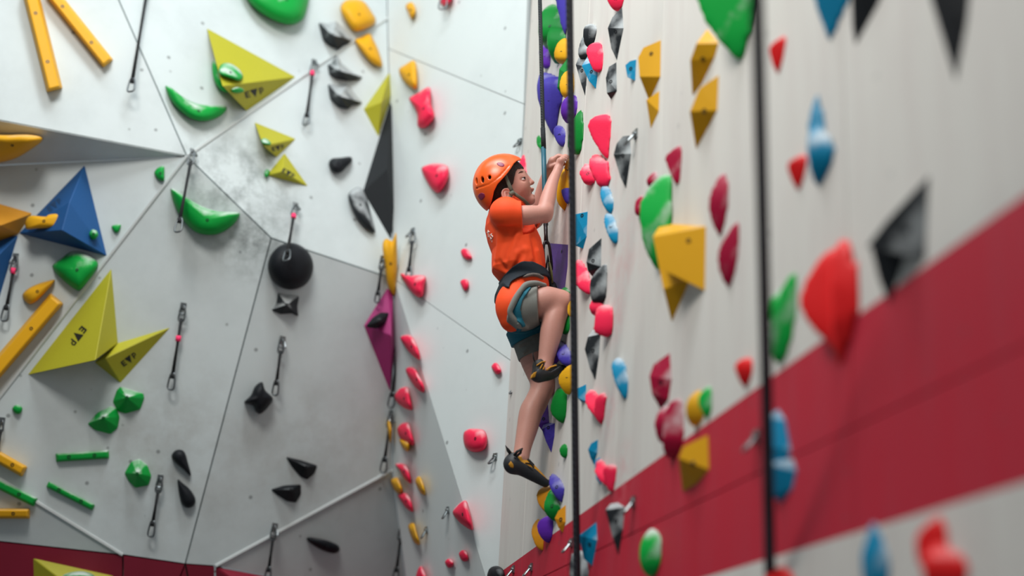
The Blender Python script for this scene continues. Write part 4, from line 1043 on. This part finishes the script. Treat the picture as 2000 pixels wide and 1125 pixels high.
# ears
for s in (-1, 1):
    ec = B(989.5, 381.5, .068 * s) if s > 0 else B(989.5, 381.5, .068) * np.array([1, -1, 1])
    eo = np.array([0, -s, 0.0])
    b.ell(ec, (hf, hs, hu), (.0205, .008, .0245), .004)
    b.chain([(ec + hf * (.0195 * math.cos(t_)) + hu * (.0235 * math.sin(t_)) + eo * .007, .0036) for t_ in np.linspace(-.9, 4.4, 12)], .002, 2)
    b.ell(ec + eo * .012 + hf * .003, HA, (.0095, .011, .0135), .003, 'sub')
    b.ell(ec + eo * .006 - hf * .006, HA, (.003, .004, .015), .003)
    b.ell(ec + eo * .006 + hf * .013 - hu * .003, HA, (.005, .006, .007), .003)
    b.ell(ec + eo * .002 - hu * .022 + hf * .006, HA, (.009, .007, .008), .004)
b.cone(B(993, 415), B(995, 378), .050, .047, .02)                          # neck
# trunk
b.cone(B(990, 432, .06), B(990, 432, -.06), .05, .05, .03)
b.cone(B(1002, 440), B(1010, 500), .07, .065, .03); b.cone(B(1010, 500), B(1024, 575), .065, .065, .03)
b.cone(B(1024, 592, .04), B(1024, 600, -.04), .058, .058, .03)
# right arm (near)
b.chain([(B(990, 420, .10), .034), (B(1008, 421, .128), .036), (B(1030, 420.5, .14), .0375), (B(1058, 417.5, .14), .0315), (B(1064, 413.5, .138), .030)], .015)
b.chain([(B(1064, 414, .138), .031), (B(1070.5, 386, .12), .0285), (B(1080, 354, .095), .0215), (B(1089.5, 332, .075), .0165)], .012)
b.cone(B(1066, 424, .138), B(1062, 421, .138), .022, .026, .012)
# left arm (far)
b.chain([(B(990, 430, -.10), .034), (B(1040, 432, -.15), .034), (B(1050, 420, -.145), .030)], .015)
b.chain([(B(1050, 420, -.145), .030), (B(1056, 385, -.12), .027), (B(1064, 352, -.085), .0215), (B(1072, 331, -.06), .0165)], .012)
# right hand
k = .006
b.cone(B(1090, 330, .078), B(1093.5, 317, .052), .0155, .0145, .008); b.cone(B(1091, 328, .074), B(1096, 315, .088), .0135, .0125, .008)
b.cone(B(1094, 314, .050), B(1096.5, 312.5, .090), .0125, .0115, .008)
for i, (lv, dx, dy, r) in enumerate(((.046, 1.5, -2.0, .0082), (.061, .5, -.5, .0082), (.076, -.5, 1.5, .0078), (.090, -2.0, 4.5, .0070))):
    k1 = B(1096 + dx, 311 + dy, lv); k2 = B(1102.5 + dx, 306.5 + dy * .9, lv - .002); k3 = B(1108 + dx, 308.5 + dy * .8, lv - .006)
    b.chain([(k1, r * 1.08), (k2, r), (k3, r * .86)], .0035)
b.chain([(B(1090.5, 326, .050), .0105), (B(1095.5, 321.5, .036), .0088), (B(1101.5, 320, .034), .0078)], .005)
# left hand
b.cone(B(1072.5, 330, -.060), B(1078, 314.5, -.036), .0155, .0145, .008); b.cone(B(1073.5, 329, -.062), B(1080.5, 313.5, -.070), .0135, .0125, .008)
b.cone(B(1080, 312.5, -.032), B(1082, 311.5, -.072), .0125, .0115, .008)
for i, (lv, dx, dy, r) in enumerate(((-.026, 2.0, .5, .0080), (-.041, 2.5, -.5, .0082), (-.056, 1.8, 0, .0080), (-.070, -.5, 1.8, .0070))):
    k1 = B(1081 + dx, 309 + dy, lv); k2 = B(1088.5 + dx, 304.5 + dy, lv + .004); k3 = B(1096 + dx, 306 + dy, lv + .010)
    b.chain([(k1, r * 1.08), (k2, r), (k3, r * .86)], .0035)
b.chain([(B(1076, 326, -.040), .0105), (B(1083, 322.5, -.028), .0088), (B(1089, 320, -.024), .0078)], .005)
# right leg (near, raised)
b.chain([(B(1030, 597, .075), .055), (B(1055, 590.5, .10), .060), (B(1080, 588, .112), .050), (B(1096, 590.5, .118), .040)], .02)
b.chain([(B(1095, 593, .118), .040), (B(1084, 620, .118), .043), (B(1077.5, 645, .117), .0415), (B(1071, 678, .115), .0345), (B(1066.5, 703, .113), .0295), (B(1062, 722, .112), .030)], .016)
b.ell(B(1099, 589, .120), (EX * 0 + np.array([1., 0, 0]), hs, np.array([0, 0, 1.])), (.030, .032, .036), .02)
b.cone(B(1062, 724, .112), B(1096, 724, .112), .024, .013, .012)
# left leg (far, pushing down)
b.chain([(B(1026, 625, -.06), .055), (B(1043, 690, -.055), .060), (B(1057, 738, -.045), .047), (B(1060.5, 757, -.04), .0405)], .02)
b.chain([(B(1060, 757, -.04), .041), (B(1047, 786, -.035), .043), (B(1037, 806, -.03), .0435), (B(1029.5, 838, -.025), .0385), (B(1021.5, 872, -.02), .0315), (B(1016.5, 900, -.015), .030)], .016)
b.ell(B(1066, 752, -.04), (np.array([1., 0, 0]), hs, np.array([0, 0, 1.])), (.027, .031, .036), .018)
b.cone(B(1012, 906, -.015), B(1064, 942, -.005), .026, .013, .012)
bodyo = fobj('body', body, SKIN, it=2)
# ---- eyes
def ball(c, r, nu=16, nv=10, ax=None, z0=-1.0):
    ax = ax or (hf, hs, hu); V = []; F = []
    for i in range(nv + 1):
        ph = math.acos(max(-1, min(1, 1 - (1 - z0) * i / nv)))
        for j in range(nu):
            th = 2 * math.pi * j / nu
            V.append(c + r * (math.cos(ph) * ax[0] + math.sin(ph) * (math.cos(th) * ax[1] + math.sin(th) * ax[2])))
    for i in range(nv):
        for j in range(nu): F.append((i * nu + j, i * nu + (j + 1) % nu, (i + 1) * nu + (j + 1) % nu, (i + 1) * nu + j))
    return V, F
for s in (1, -1):
    mir = np.array([1, s, 1.0])
    c = eye_c * mir
    gz = nrm(hf * .62 + hu * .10 - hs * .85 * s); g2 = nrm(np.cross(gz, hu)); g3 = np.cross(gz, g2)
    e = lobj('eye', ball(c, .0112), plain('eye white', '#ece4df', 0.25), label='eye looking up')
    lobj('iris', ball(c + gz * .0008, .0113, ax=(gz, g2, g3), z0=0.84), plain('brown iris', '#20130d', 0.2), e)
    def sk(x, y, dp=0.0): return body.surf(x, y, dp) * mir
    lobj('eyebrow', tube([sk(1010.5, 341.5, .0008), sk(1013.5, 338.0, .0006), sk(1017.5, 335.5, .0006), sk(1021.5, 335.5, .001)], [.0020, .0036, .0042, .0022], 8, flat=.7), plain('brown brow', '#4a2c22', .8))
    def cap(d, r, ang):
        d = nrm(d); u1 = nrm(np.cross(d, hf + hs * .1)); return ball(c, r, ax=(d, u1, np.cross(d, u1)), z0=math.cos(math.radians(ang)))
    ul = hu * .93 - gz * .30; dl = -hu * .95 - gz * .32
    lobj('eyelid', cap(ul, .0124, 80), SKIN)
    lobj('eyelash', tube([c + .0127 * nrm(nrm(ul) * .20 + nrm(np.cross(ul, hs)) * 0 + (gz * math.cos(t_) + nrm(np.cross(gz, hu)) * math.sin(t_)) * .98) for t_ in np.linspace(-1.1, 1.1, 8)], [.0006, .0011, .0013, .0014, .0014, .0013, .0011, .0006], 6), HAIR)
    lobj('eyelid', cap(dl, .0122, 72), SKIN)
lobj('mouth_gap', ball(B(1034, 377.5), .0105), plain('dark mouth', '#3a1214', .5))
lobj('teeth', tube([B(1035.5, 374.8, .011), B(1038.8, 374.8, 0), B(1035.5, 374.8, -.011)], .0022, 6), plain('tooth white', '#e6dfd4', .3))
# ---- hair
hp = np.array([B(x, y, l) for x in (925, 1035) for y in (295, 415) for l in (-.1, .1)])
hair = Field(hp.min(0), hp.max(0), .0022)
hair.ell(B(985, 349), HA, (.0885, .0755, .0835), .01)
hair.cone(B(975, 380), B(978, 396), .060, .052, .02)
hair.clip_poly([[(930, 300), (1018, 298), (1026, 321), (1025, 327), (1019, 328), (1015, 331), (1010, 331.5), (1005, 338), (1002, 350), (1001, 361), (997, 364), (993, 364), (988, 369), (981, 372), (978, 384), (980, 396), (972, 408), (945, 402)]], .05)
fobj('hair', hair, HAIR, it=1)
# ---- helmet
hp = np.array([B(x, y, l) for x in (910, 1025) for y in (290, 420) for l in (-.13, .13)])
hl = Field(hp.min(0) - .01, hp.max(0) + .01, .0022)
p1, p2 = B(1015.5, 314), B(955, 410); bd = nrm(p2 - p1); dd = np.array([bd[2], 0, -bd[0]])
if dd[0] > 0: dd = -dd
hc = (p1 + p2) / 2; aa = np.linalg.norm(p2 - p1) / 2; bb_ = float(np.dot(B(931.5, 330) - hc, dd)) * 1.0
HAX = (bd, hs, dd)
hl.ell(hc, HAX, (aa, .103, bb_), .004)
outer = hl.copy()
cutp = [[(905, 290), (1016, 290), (1016.5, 315), (1006, 320), (999, 327), (992, 338), (985, 348), (976, 358), (967, 367), (962, 378), (961, 392), (960, 404), (956, 411), (940, 410), (905, 380)]]
hl.ell(hc - dd * .004, HAX, (aa - .007, .096, bb_ - .007), .003, 'sub')
hl.clip_poly(cutp, .05)
for (x, y, ry) in ((930.5, 354, .0145), (942.5, 351, .0135), (956, 346, .0090)):
    q = outer.surf(x, y); nq = nrm(sum(A_ * (np.dot(q - hc, A_) / r_ ** 2) for A_, r_ in zip(HAX, (aa, .103, bb_))))
    tq = nrm(hu - np.dot(hu, nq) * nq)
    hl.ell(q, (np.cross(nq, tq), nq, tq), (.0072 if ry > .01 else .0062, .016, ry), .0012, 'sub')
ridge = [outer.surf(x, y, -.0017) for x, y in ((923, 371), (932, 367.5), (943, 364), (954, 360), (966, 352), (977, 343), (986, 333), (994, 323))]
for p_, q_ in zip(ridge[:-1], ridge[1:]): hl.cone(p_, q_, .0022, .0022, .004, 'sub')
helmet = fobj('helmet', hl, HELM, it=1, label='orange climbing helmet with drop shaped side vents')
ln = Field(hp.min(0) - .01, hp.max(0) + .01, .0030)
ln.ell(hc - dd * .006, HAX, (aa - .0085, .0945, bb_ - .0095), .003)
ln.ell(hc - dd * .012, HAX, (aa - .021, .082, bb_ - .022), .003, 'sub'); ln.clip_poly([[(905, 290), (1013, 295), (1013, 313), (1003, 318), (994, 331), (985, 344), (975, 354), (965, 364), (959, 378), (957, 403), (940, 408), (905, 380)]], .05)
fobj('liner', ln, plain('dark helmet foam', '#1b1a1d', 0.8), helmet, it=1)
# moulded crease along the shell
for (x, y, rx, rz, l0) in ((978.0, 321.5, .0155, .0085, .075), (939.5, 383.5, .0105, .012, .085)):
    bf = outer.copy(); bf.v = bf.v - .0016
    q = outer.surf(x, y); cl = Field.__new__(Field); cl.lo = bf.lo; cl.res = bf.res; cl.ax = bf.ax; cl.v = np.full_like(bf.v, .05)
    cl.ell(q, HAX if x > 960 else (dd, hs, bd), (rz * 1.2, .035, rx), .001); bf.v = np.maximum(bf.v, cl.v)
    y_ = bf.ax[1][None, :, None]; bf.v = np.maximum(bf.v, y_ + .01)
    fobj('badge', bf, plain('purple badge', '#8a2550', .4), helmet, it=5)
# chin strap
def band(pts, w, t):
    pts = [np.asarray(p) for p in pts]; V, F = tube(pts, w, 8, flat=t / w, side=np.array([.6, 0, .8])); return V, F
cs = lobj('chin_strap', band([B(986, 341, .079), B(991, 353, .081), B(996, 365, .080), B(1001, 376, .078)], .0075, .003), STRAP, helmet)
lobj('chin_strap', band([B(1001, 376, .079), B(1013, 384, .069), B(1023, 391, .056), B(1031, 399, .036), B(1034, 404, .010), B(1031, 403, -.03)], .0072, .003), STRAP, helmet)
lobj('chin_strap', band([B(1001, 378, .079), B(993, 388, .079), B(983, 396, .077)], .006, .003), STRAP, helmet)
lobj('strap_slider', tube([B(998, 374, .081), B(1002, 381, .081)], [.011, .012], 10, flat=.4, side=np.array([1., 0, .3])), STRAP, helmet)
# ---- t-shirt
sp = np.array([B(x, y, l) for x in (935, 1085) for y in (375, 660) for l in (-.22, .22)])
def col_secs(rows, l=0.0):
    out = []
    for (y, x0, x1, w) in rows:
        a, c_ = B(x0, y, 0), B(x1, y, 0); out.append(((a[2] + c_[2]) / 2, (a[0] + c_[0]) / 2, (c_[0] - a[0]) / 2, w, 0.0))
    return out
sh = Field(sp.min(0) - .01, sp.max(0) + .01, .0027)
sh.column(col_secs([(404, 965, 1016, .075), (414, 957, 1026, .115), (428, 952, 1032, .13), (447, 949.5, 1042, .135), (470, 954, 1054, .132), (494, 962.5, 1060, .128), (515, 962, 1063, .126), (530, 962.5, 1062, .124), (543, 975, 1062, .118), (552, 985, 1064, .112), (562, 984, 1064, .110)]), .02)
sh.chain([(B(986, 414, .06), .056), (B(987, 416, .115), .057), (B(1006, 418, .130), .0515), (B(1032, 419.5, .140), .0455)], .02)
sh.chain([(B(986, 425, -.06), .056), (B(987, 427, -.115), .057), (B(1006, 429, -.135), .0535), (B(1032, 430, -.145), .0495)], .02)
sh.cone(B(990, 404), B(998, 396), .062, .058, .02)
# hem hanging out below the belt
sh.chain([(B(1040, 560, .03), .058), (B(1010, 580, .05), .066), (B(1002, 604, .05), .058), (B(1000, 625, .05), .045)], .03)
sh.chain([(B(1035, 565, -.05), .055), (B(1008, 585, -.05), .066), (B(1003, 620, -.03), .052)], .03)
sh.cone(B(1004, 598, .06), B(1004, 598, -.05), .062, .062, .03)
shirt_base = sh.copy()
# folds
for (p, q, r) in (((1010, 452), (996, 500), .010), ((1030, 455), (1038, 505), .009), ((978, 456), (972, 505), .010), ((1012, 496), (998, 530), .008),
                  ((1026, 488), (1014, 520), .007), ((1048, 492), (1056, 524), .007), ((970, 522), (994, 533), .010)):
    sh.cone(sh.surf(*p, r * .85), sh.surf(*q, r * .95), r, r * .7, .018)
for (p, q, r) in (((1003, 452), (986, 506), .006), ((1019, 496), (1006, 526), .005), ((1040, 462), (1047, 512), .005), ((978, 445.5), (1012, 448), .007), ((985, 524), (975, 512), .006)):
    sh.cone(sh.surf(*p, -r * .45), sh.surf(*q, -r * .45), r, r * .7, .018, 'sub')
shirt_solid = sh.copy()
# cuff and collar cuts
sh.clip_poly([[(1022.5, 380), (1023.5, 397), (1018, 422), (1014, 445), (1070, 452), (1085, 440), (1080, 380)]], .14, keep=False, side=None) if False else None
def cuff(f, c, n, r):
    """remove everything beyond a plane within radius r of c"""
    c = np.asarray(c); n = nrm(np.asarray(n)); lo_, hi_ = c - r, c + r; sl = f._sl(lo_, hi_); x, y, z = f._g(sl)
    d = (x - c[0]) * n[0] + (y - c[1]) * n[1] + (z - c[2]) * n[2]
    near = ((x - c[0]) ** 2 + (y - c[1]) ** 2 + (z - c[2]) ** 2) < r * r
    f.v[sl] = np.where(near & (d > -.01), np.maximum(f.v[sl], d), f.v[sl])
sd_ = B(1030, 420.5, .14) - B(990, 417, .12)
cuff(sh, B(1019, 420, .135), sd_ + np.array([0, 0, .012]), .075)
cuff(sh, B(1020, 430, -.13), sd_, .062)
cuff(sh, B(1001, 394.5), np.array([.25, 0, 1.0]), .085)
shirt = fobj('shirt', sh, ORANGE, it=2, label='bright orange short sleeved t-shirt')
# lettering on the back
def stroke(pts, w=1.5):
    out = []
    for a, c_ in zip(pts[:-1], pts[1:]):
        a = np.array(a, float); c_ = np.array(c_, float); t = c_ - a; t /= np.linalg.norm(t); n = np.array([-t[1], t[0]]) * w / 2
        out.append([tuple(a + n - t * .4), tuple(c_ + n + t * .4), tuple(c_ - n + t * .4), tuple(a - n - t * .4)])
    return out
lt = Field(B(940, 500, .16) - .02, B(985, 430, -.16) + .02, .0018)
lt = Field(np.minimum(B(940, 500, .16), B(940, 500, -.05)) - .03, np.maximum(B(985, 430, .16), B(985, 430, -.05)) + .03, .0020)
for pts in ([(953.5, 450), (954.2, 463)], [(951.8, 454), (956.5, 452.5)], [(961.5, 456), (959, 458.5), (962.5, 462), (960.5, 466.5), (958.2, 464.5)], [(958.5, 456.5), (956.5, 461), (959, 466), (957.8, 470)], [(961.5, 468), (961, 473)]):
    for p_, q_ in zip(pts[:-1], pts[1:]):
        lt.cone(shirt_solid.surf(p_[0], p_[1], .0), shirt_solid.surf(q_[0], q_[1], .0), .0023, .0023, .001)
fobj('lettering', lt, WHITEP, shirt, it=0)
# ---- harness waist belt
bl = shirt_base.copy(); bl.v = bl.v - .009
bl.clip_poly([[(979, 572, .03), (976, 552, .03), (983, 536, .06), (990, 529, .09), (1003, 519, .11), (1016, 513.5), (1037, 514.5), (1053, 522, .09), (1072, 535, .03), (1072, 547, .03), (1058, 541.5, .08), (1046, 539), (1029, 538), (1011, 542), (1000, 549, .10), (992, 559, .07), (986, 572, .05)]], .11)
belt = fobj('harness', bl, NAVY, it=4, label='dark climbing harness with teal leg loops')
b2 = shirt_base.copy(); b2.v = b2.v - .0115
b2.clip_poly([[(1018, 543), (1028, 537), (1040, 535.5), (1052, 537), (1063, 541.5), (1062, 545), (1050, 541.5), (1038, 540.5), (1028, 542.5)]], .11, side=(-.03, -1))
fobj('gear_strap', b2, plain('taupe webbing', '#6d6560', .7), belt, it=1)
# ---- shorts
st = Field(sp.min(0) - .01, np.maximum(sp.max(0), B(1060, 720, -.05) + .1) , .0027)
st = Field(np.array([B(960, 560)[0] - .03, -.21, B(1030, 735, -.05)[2] - .02]), np.array([B(1075, 600)[0] + .03, .21, B(1030, 540)[2] + .05]), .0027)
st.chain([(B(1018, 600, .07), .088), (B(1040, 595, .092), .078), (B(1063, 595, .103), .074)], .02)
st.chain([(B(1022, 622, -.06), .076), (B(1033, 660, -.06), .066), (B(1046, 700, -.055), .064)], .02)
st.cone(B(1020, 600, .05), B(1021, 606, -.05), .078, .078, .03)
for (p, q, r) in ((B(1045, 566, .16), B(1030, 575, .16), .008), (B(1012, 632, .12), B(1030, 640, .10), .01), (B(1022, 690, -.0), B(1036, 676, -.0), .007), (B(1015, 676, -.0), B(1034, 668, .0), .007)):
    st.cone(p, q, r, r * .7, .012)
for (p, q, r) in ((B(1026, 608, .175), B(1030, 626, .165), .007), (B(1024, 682, .012), B(1040, 668, .012), .005)):
    st.cone(p, q, r, r, .012, 'sub')
short_solid = st.copy()
st.clip_poly([[(1075, 552), (1030, 552), (1018, 564), (1008, 580), (1000, 597), (995, 611), (998, 640), (1003, 668), (1025, 725), (1075, 725), (1110, 640), (1110, 552)]], .13)
cuff(st, B(1052.5, 597, .098), B(1062, 592, .103) - B(1035, 594, .085) + np.array([0, 0, -.002]), .11)
cuff(st, B(1038.5, 697, -.055), B(1046, 700, -.055) - B(1031, 655, -.06), .085)
shorts = fobj('shorts', st, GREYF, it=2, label='grey marl shorts')
# bunched roll of cloth along the hip
rl = Field(np.array([B(960, 560)[0] - .03, -.21, B(1030, 670)[2] - .02]), np.array([B(1075, 600)[0] + .03, .05, B(1030, 540)[2] + .05]), .0027)
pts = [(1064, 557, .14, .010), (1046, 553, .155, .013), (1028, 556, .163, .014), (1018, 566, .165, .013), (1008, 581, .16, .014), (1000, 597, .152, .014), (996, 610, .142, .013), (1003, 624, .13, .016), (1012, 634, .115, .017), (1022, 638, .10, .014)]
rl.chain([(B(x, y, l - .006), r * .78) for x, y, l, r in pts], .012)
fobj('rolled_waistband', rl, GREYF, shorts, it=2)
# ---- leg loops
l1 = short_solid.copy(); l1.v = l1.v - .006
l1.clip_poly([[(1027, 562), (1014, 584), (1001, 610), (1010, 622), (1025, 634), (1032, 632), (1022, 618), (1016, 604), (1019, 588), (1036, 562)]], .15, side=(-.04, -1))
fobj('leg_loop', l1, TEAL, belt, it=1)
l2 = short_solid.copy(); l2.v = l2.v - .009
l2.clip_poly([[(990, 641), (1030, 640), (1060, 634), (1066, 645), (1046, 653), (1028, 660), (1000, 670)]], .0, side=(-.05, 1))
fobj('leg_loop', l2, TEAL, belt, it=1)
# tie-in: belay loop, screw carabiner and a gear sling in front of the belt
lobj('belay_loop', tube([B(1062, 540, .01), B(1067, 520, .01), B(1070, 500, .01), B(1073, 520, .01), B(1074, 545, .01), B(1072, 562, .01)], .0075, 8, flat=.6), plain('black webbing', '#141416', .7), belt)
lobj('gear_tab', tube([B(1073, 512, .02), B(1077, 532, .02), B(1079, 553, .02)], [.006, .010, .008], 8, flat=.4), plain('olive webbing', '#767a48', .7), belt)
lobj('leg_loop_strap', tube([B(1066, 545, .0), B(1078, 558, .0), B(1083, 568, .02)], [.012, .018, .014], 10), plain('black webbing', '#141416', .7), belt)
# ---- shoes
def shoe(label, chain, sole, stripes, base, collar, toe_l, stripecol):
    P = np.array([B(x, y, l) for x, y, l, r in chain])
    f = Field(P.min(0) - .06, P.max(0) + .06, .0022)
    f.chain([(B(x, y, l), r) for x, y, l, r in chain[1:]], .006); f.cone(B(*chain[0][:3]), B(*chain[1][:3]), chain[0][3], chain[1][3], .008)
    f0 = f.copy()
    f.clip_poly([collar], toe_l)
    root = fobj('climbing_shoe', f, base, it=1, label=label)
    s = f0.copy(); s.v = s.v - .0028; s.clip_poly([sole], toe_l); fobj('rubber_sole', s, RUBBER, root, it=1)
    for nm, poly, mt in stripes:
        g = f0.copy(); g.v = g.v - .0046; g.clip_poly(poly, toe_l + .02, side=(-toe_l + .015, -1)); fobj(nm, g, mt, root, it=0)
    return root
rs = shoe('raised black and yellow climbing shoe', [(1054, 716, .112, .031), (1052, 730, .112, .028), (1070, 727, .112, .028), (1084, 722, .112, .0235), (1099, 721, .112, .013)],
     [(1036, 742), (1040, 733), (1047, 724), (1058, 727), (1072, 730), (1084, 722), (1095, 714), (1112, 712), (1112, 724), (1096, 745), (1060, 752), (1040, 748)],
     [('suede_stripe', stroke([(1047, 715), (1056, 709), (1066, 706.5)], 2.2), SYEL), ('suede_stripe', stroke([(1053, 722), (1058, 713)], 2.2), SYEL), ('suede_stripe', stroke([(1058.5, 724), (1062, 717)], 2.0), SYEL),
      ('suede_stripe', stroke([(1066, 724), (1074, 718), (1086, 714)], 3.2), SYEL), ('heel_patch', [[(1040, 736), (1042, 728), (1047, 727), (1045, 737)]], SYEL)],
     SBLK, [(1036, 750), (1042, 722), (1043, 706), (1060, 702), (1086, 703), (1094, 710), (1115, 712), (1112, 726), (1095, 748), (1060, 755)], .112, SYEL)
lobj('pull_tab', tube([B(1047, 712, .12), B(1042, 700, .12), B(1040.5, 689, .12), B(1042.5, 700, .13)], .0025, 6), SBLK, rs)
ls = shoe('lower grey and amber climbing shoe', [(1010, 893, -.015, .031), (1003.5, 906, -.015, .0335), (1022, 912, -.012, .0315), (1043, 926, -.008, .0245), (1065, 942.5, -.004, .0145)],
     [(978, 915), (984, 897), (996, 884), (1003, 884), (1008, 893), (1014, 903), (1030, 912), (1044, 918), (1056, 928), (1068, 937), (1080, 938), (1080, 958), (1060, 955), (1010, 940), (985, 925)],
     [('heel_patch', [[(994, 906), (998, 900), (1003, 908), (1004, 914), (998, 912)]], SYEL),
      ('hook_strap', stroke([(1033, 895), (1043, 908)], 5.5), SBLK), ('hook_strap', stroke([(1026, 904), (1037, 905), (1043, 913)], 2.4), SBLK), ('hook_strap', stroke([(1030, 910), (1041, 919)], 2.0), SBLK)],
     SYEL, [(975, 930), (980, 895), (998, 880), (1004, 886), (1012, 893), (1022, 893), (1033, 890), (1042, 900), (1056, 914), (1080, 936), (1080, 960), (1020, 950)], 0.0, SYEL)
lobj('pull_tab', tube([B(1000, 887, .0), B(994, 879, .0), B(987.5, 871, .0), B(991, 880, .0), B(997, 888, .0)], .0035, 6), SBLK, ls)
lobj('pull_tab', tube([B(1004, 890, .025), B(1010, 882, .035), B(1020, 877, .035), B(1017, 884, .03), B(1008, 892, .03)], .005, 6), SBLK, ls)

# ---- his rope
RG = ropemat('dark rope sheath', '#14181b', '#2c3338')
rr = empty('climbing_rope', P0 + MB.T @ B(1066, 445, .02)); tag(rr, 'taut rope with teal sleeve tied to the boy\'s harness', 'rope')
def wl(px, py, l=.0): return P0 + MB.T @ loc(px, py, l)
def rpart(nm, m, mat): return mesh_obj(nm, [v - ploc(rr) for v in m[0]], m[1], mat, rr, smooth=True)
lR = -.02
rpart('rope', tube([wl(1046, -320, lR), wl(1054, -20, lR), wl(1058, 150, lR), wl(1060.5, 252, lR), wl(1062, 292, lR)], .0085, 10), RG)
rpart('stitching', tube([wl(1060.3, 250, lR), wl(1062, 291, lR)], .0100, 10), plain('stitched rope end', '#1d2226', .9, bump=.8, bscale=160))
rpart('sleeve', tube([wl(1061.5, 288, lR), wl(1063.2, 350, lR), wl(1065.0, 405, lR), wl(1066, 440, lR)], .0098, 12), plain('teal rope sleeve', '#0a5568', .45))
rpart('swivel', tube([wl(1065.6, 436, .0), wl(1066.3, 460, .0), wl(1066.8, 476, .0)], [.0085, .0075, .010], 10), plain('dark anodised metal', '#2a2326', .35, .6))
ca = wl(1068.5, 502, .01); cax = nrm(wl(1070, 535, .01) - wl(1066.8, 470, .01)); csd = nrm(np.cross(cax, EY))
rpart('carabiner', tube(loop3(ca, cax, csd, .125, .038), .0055, 8, True), plain('dark anodised metal', '#2a2326', .35, .6))
rpart('gate_sleeve', tube([ca - csd * .017 - cax * .03, ca - csd * .017 + cax * .03], .0095, 10), plain('black gate', '#16161a', .4))
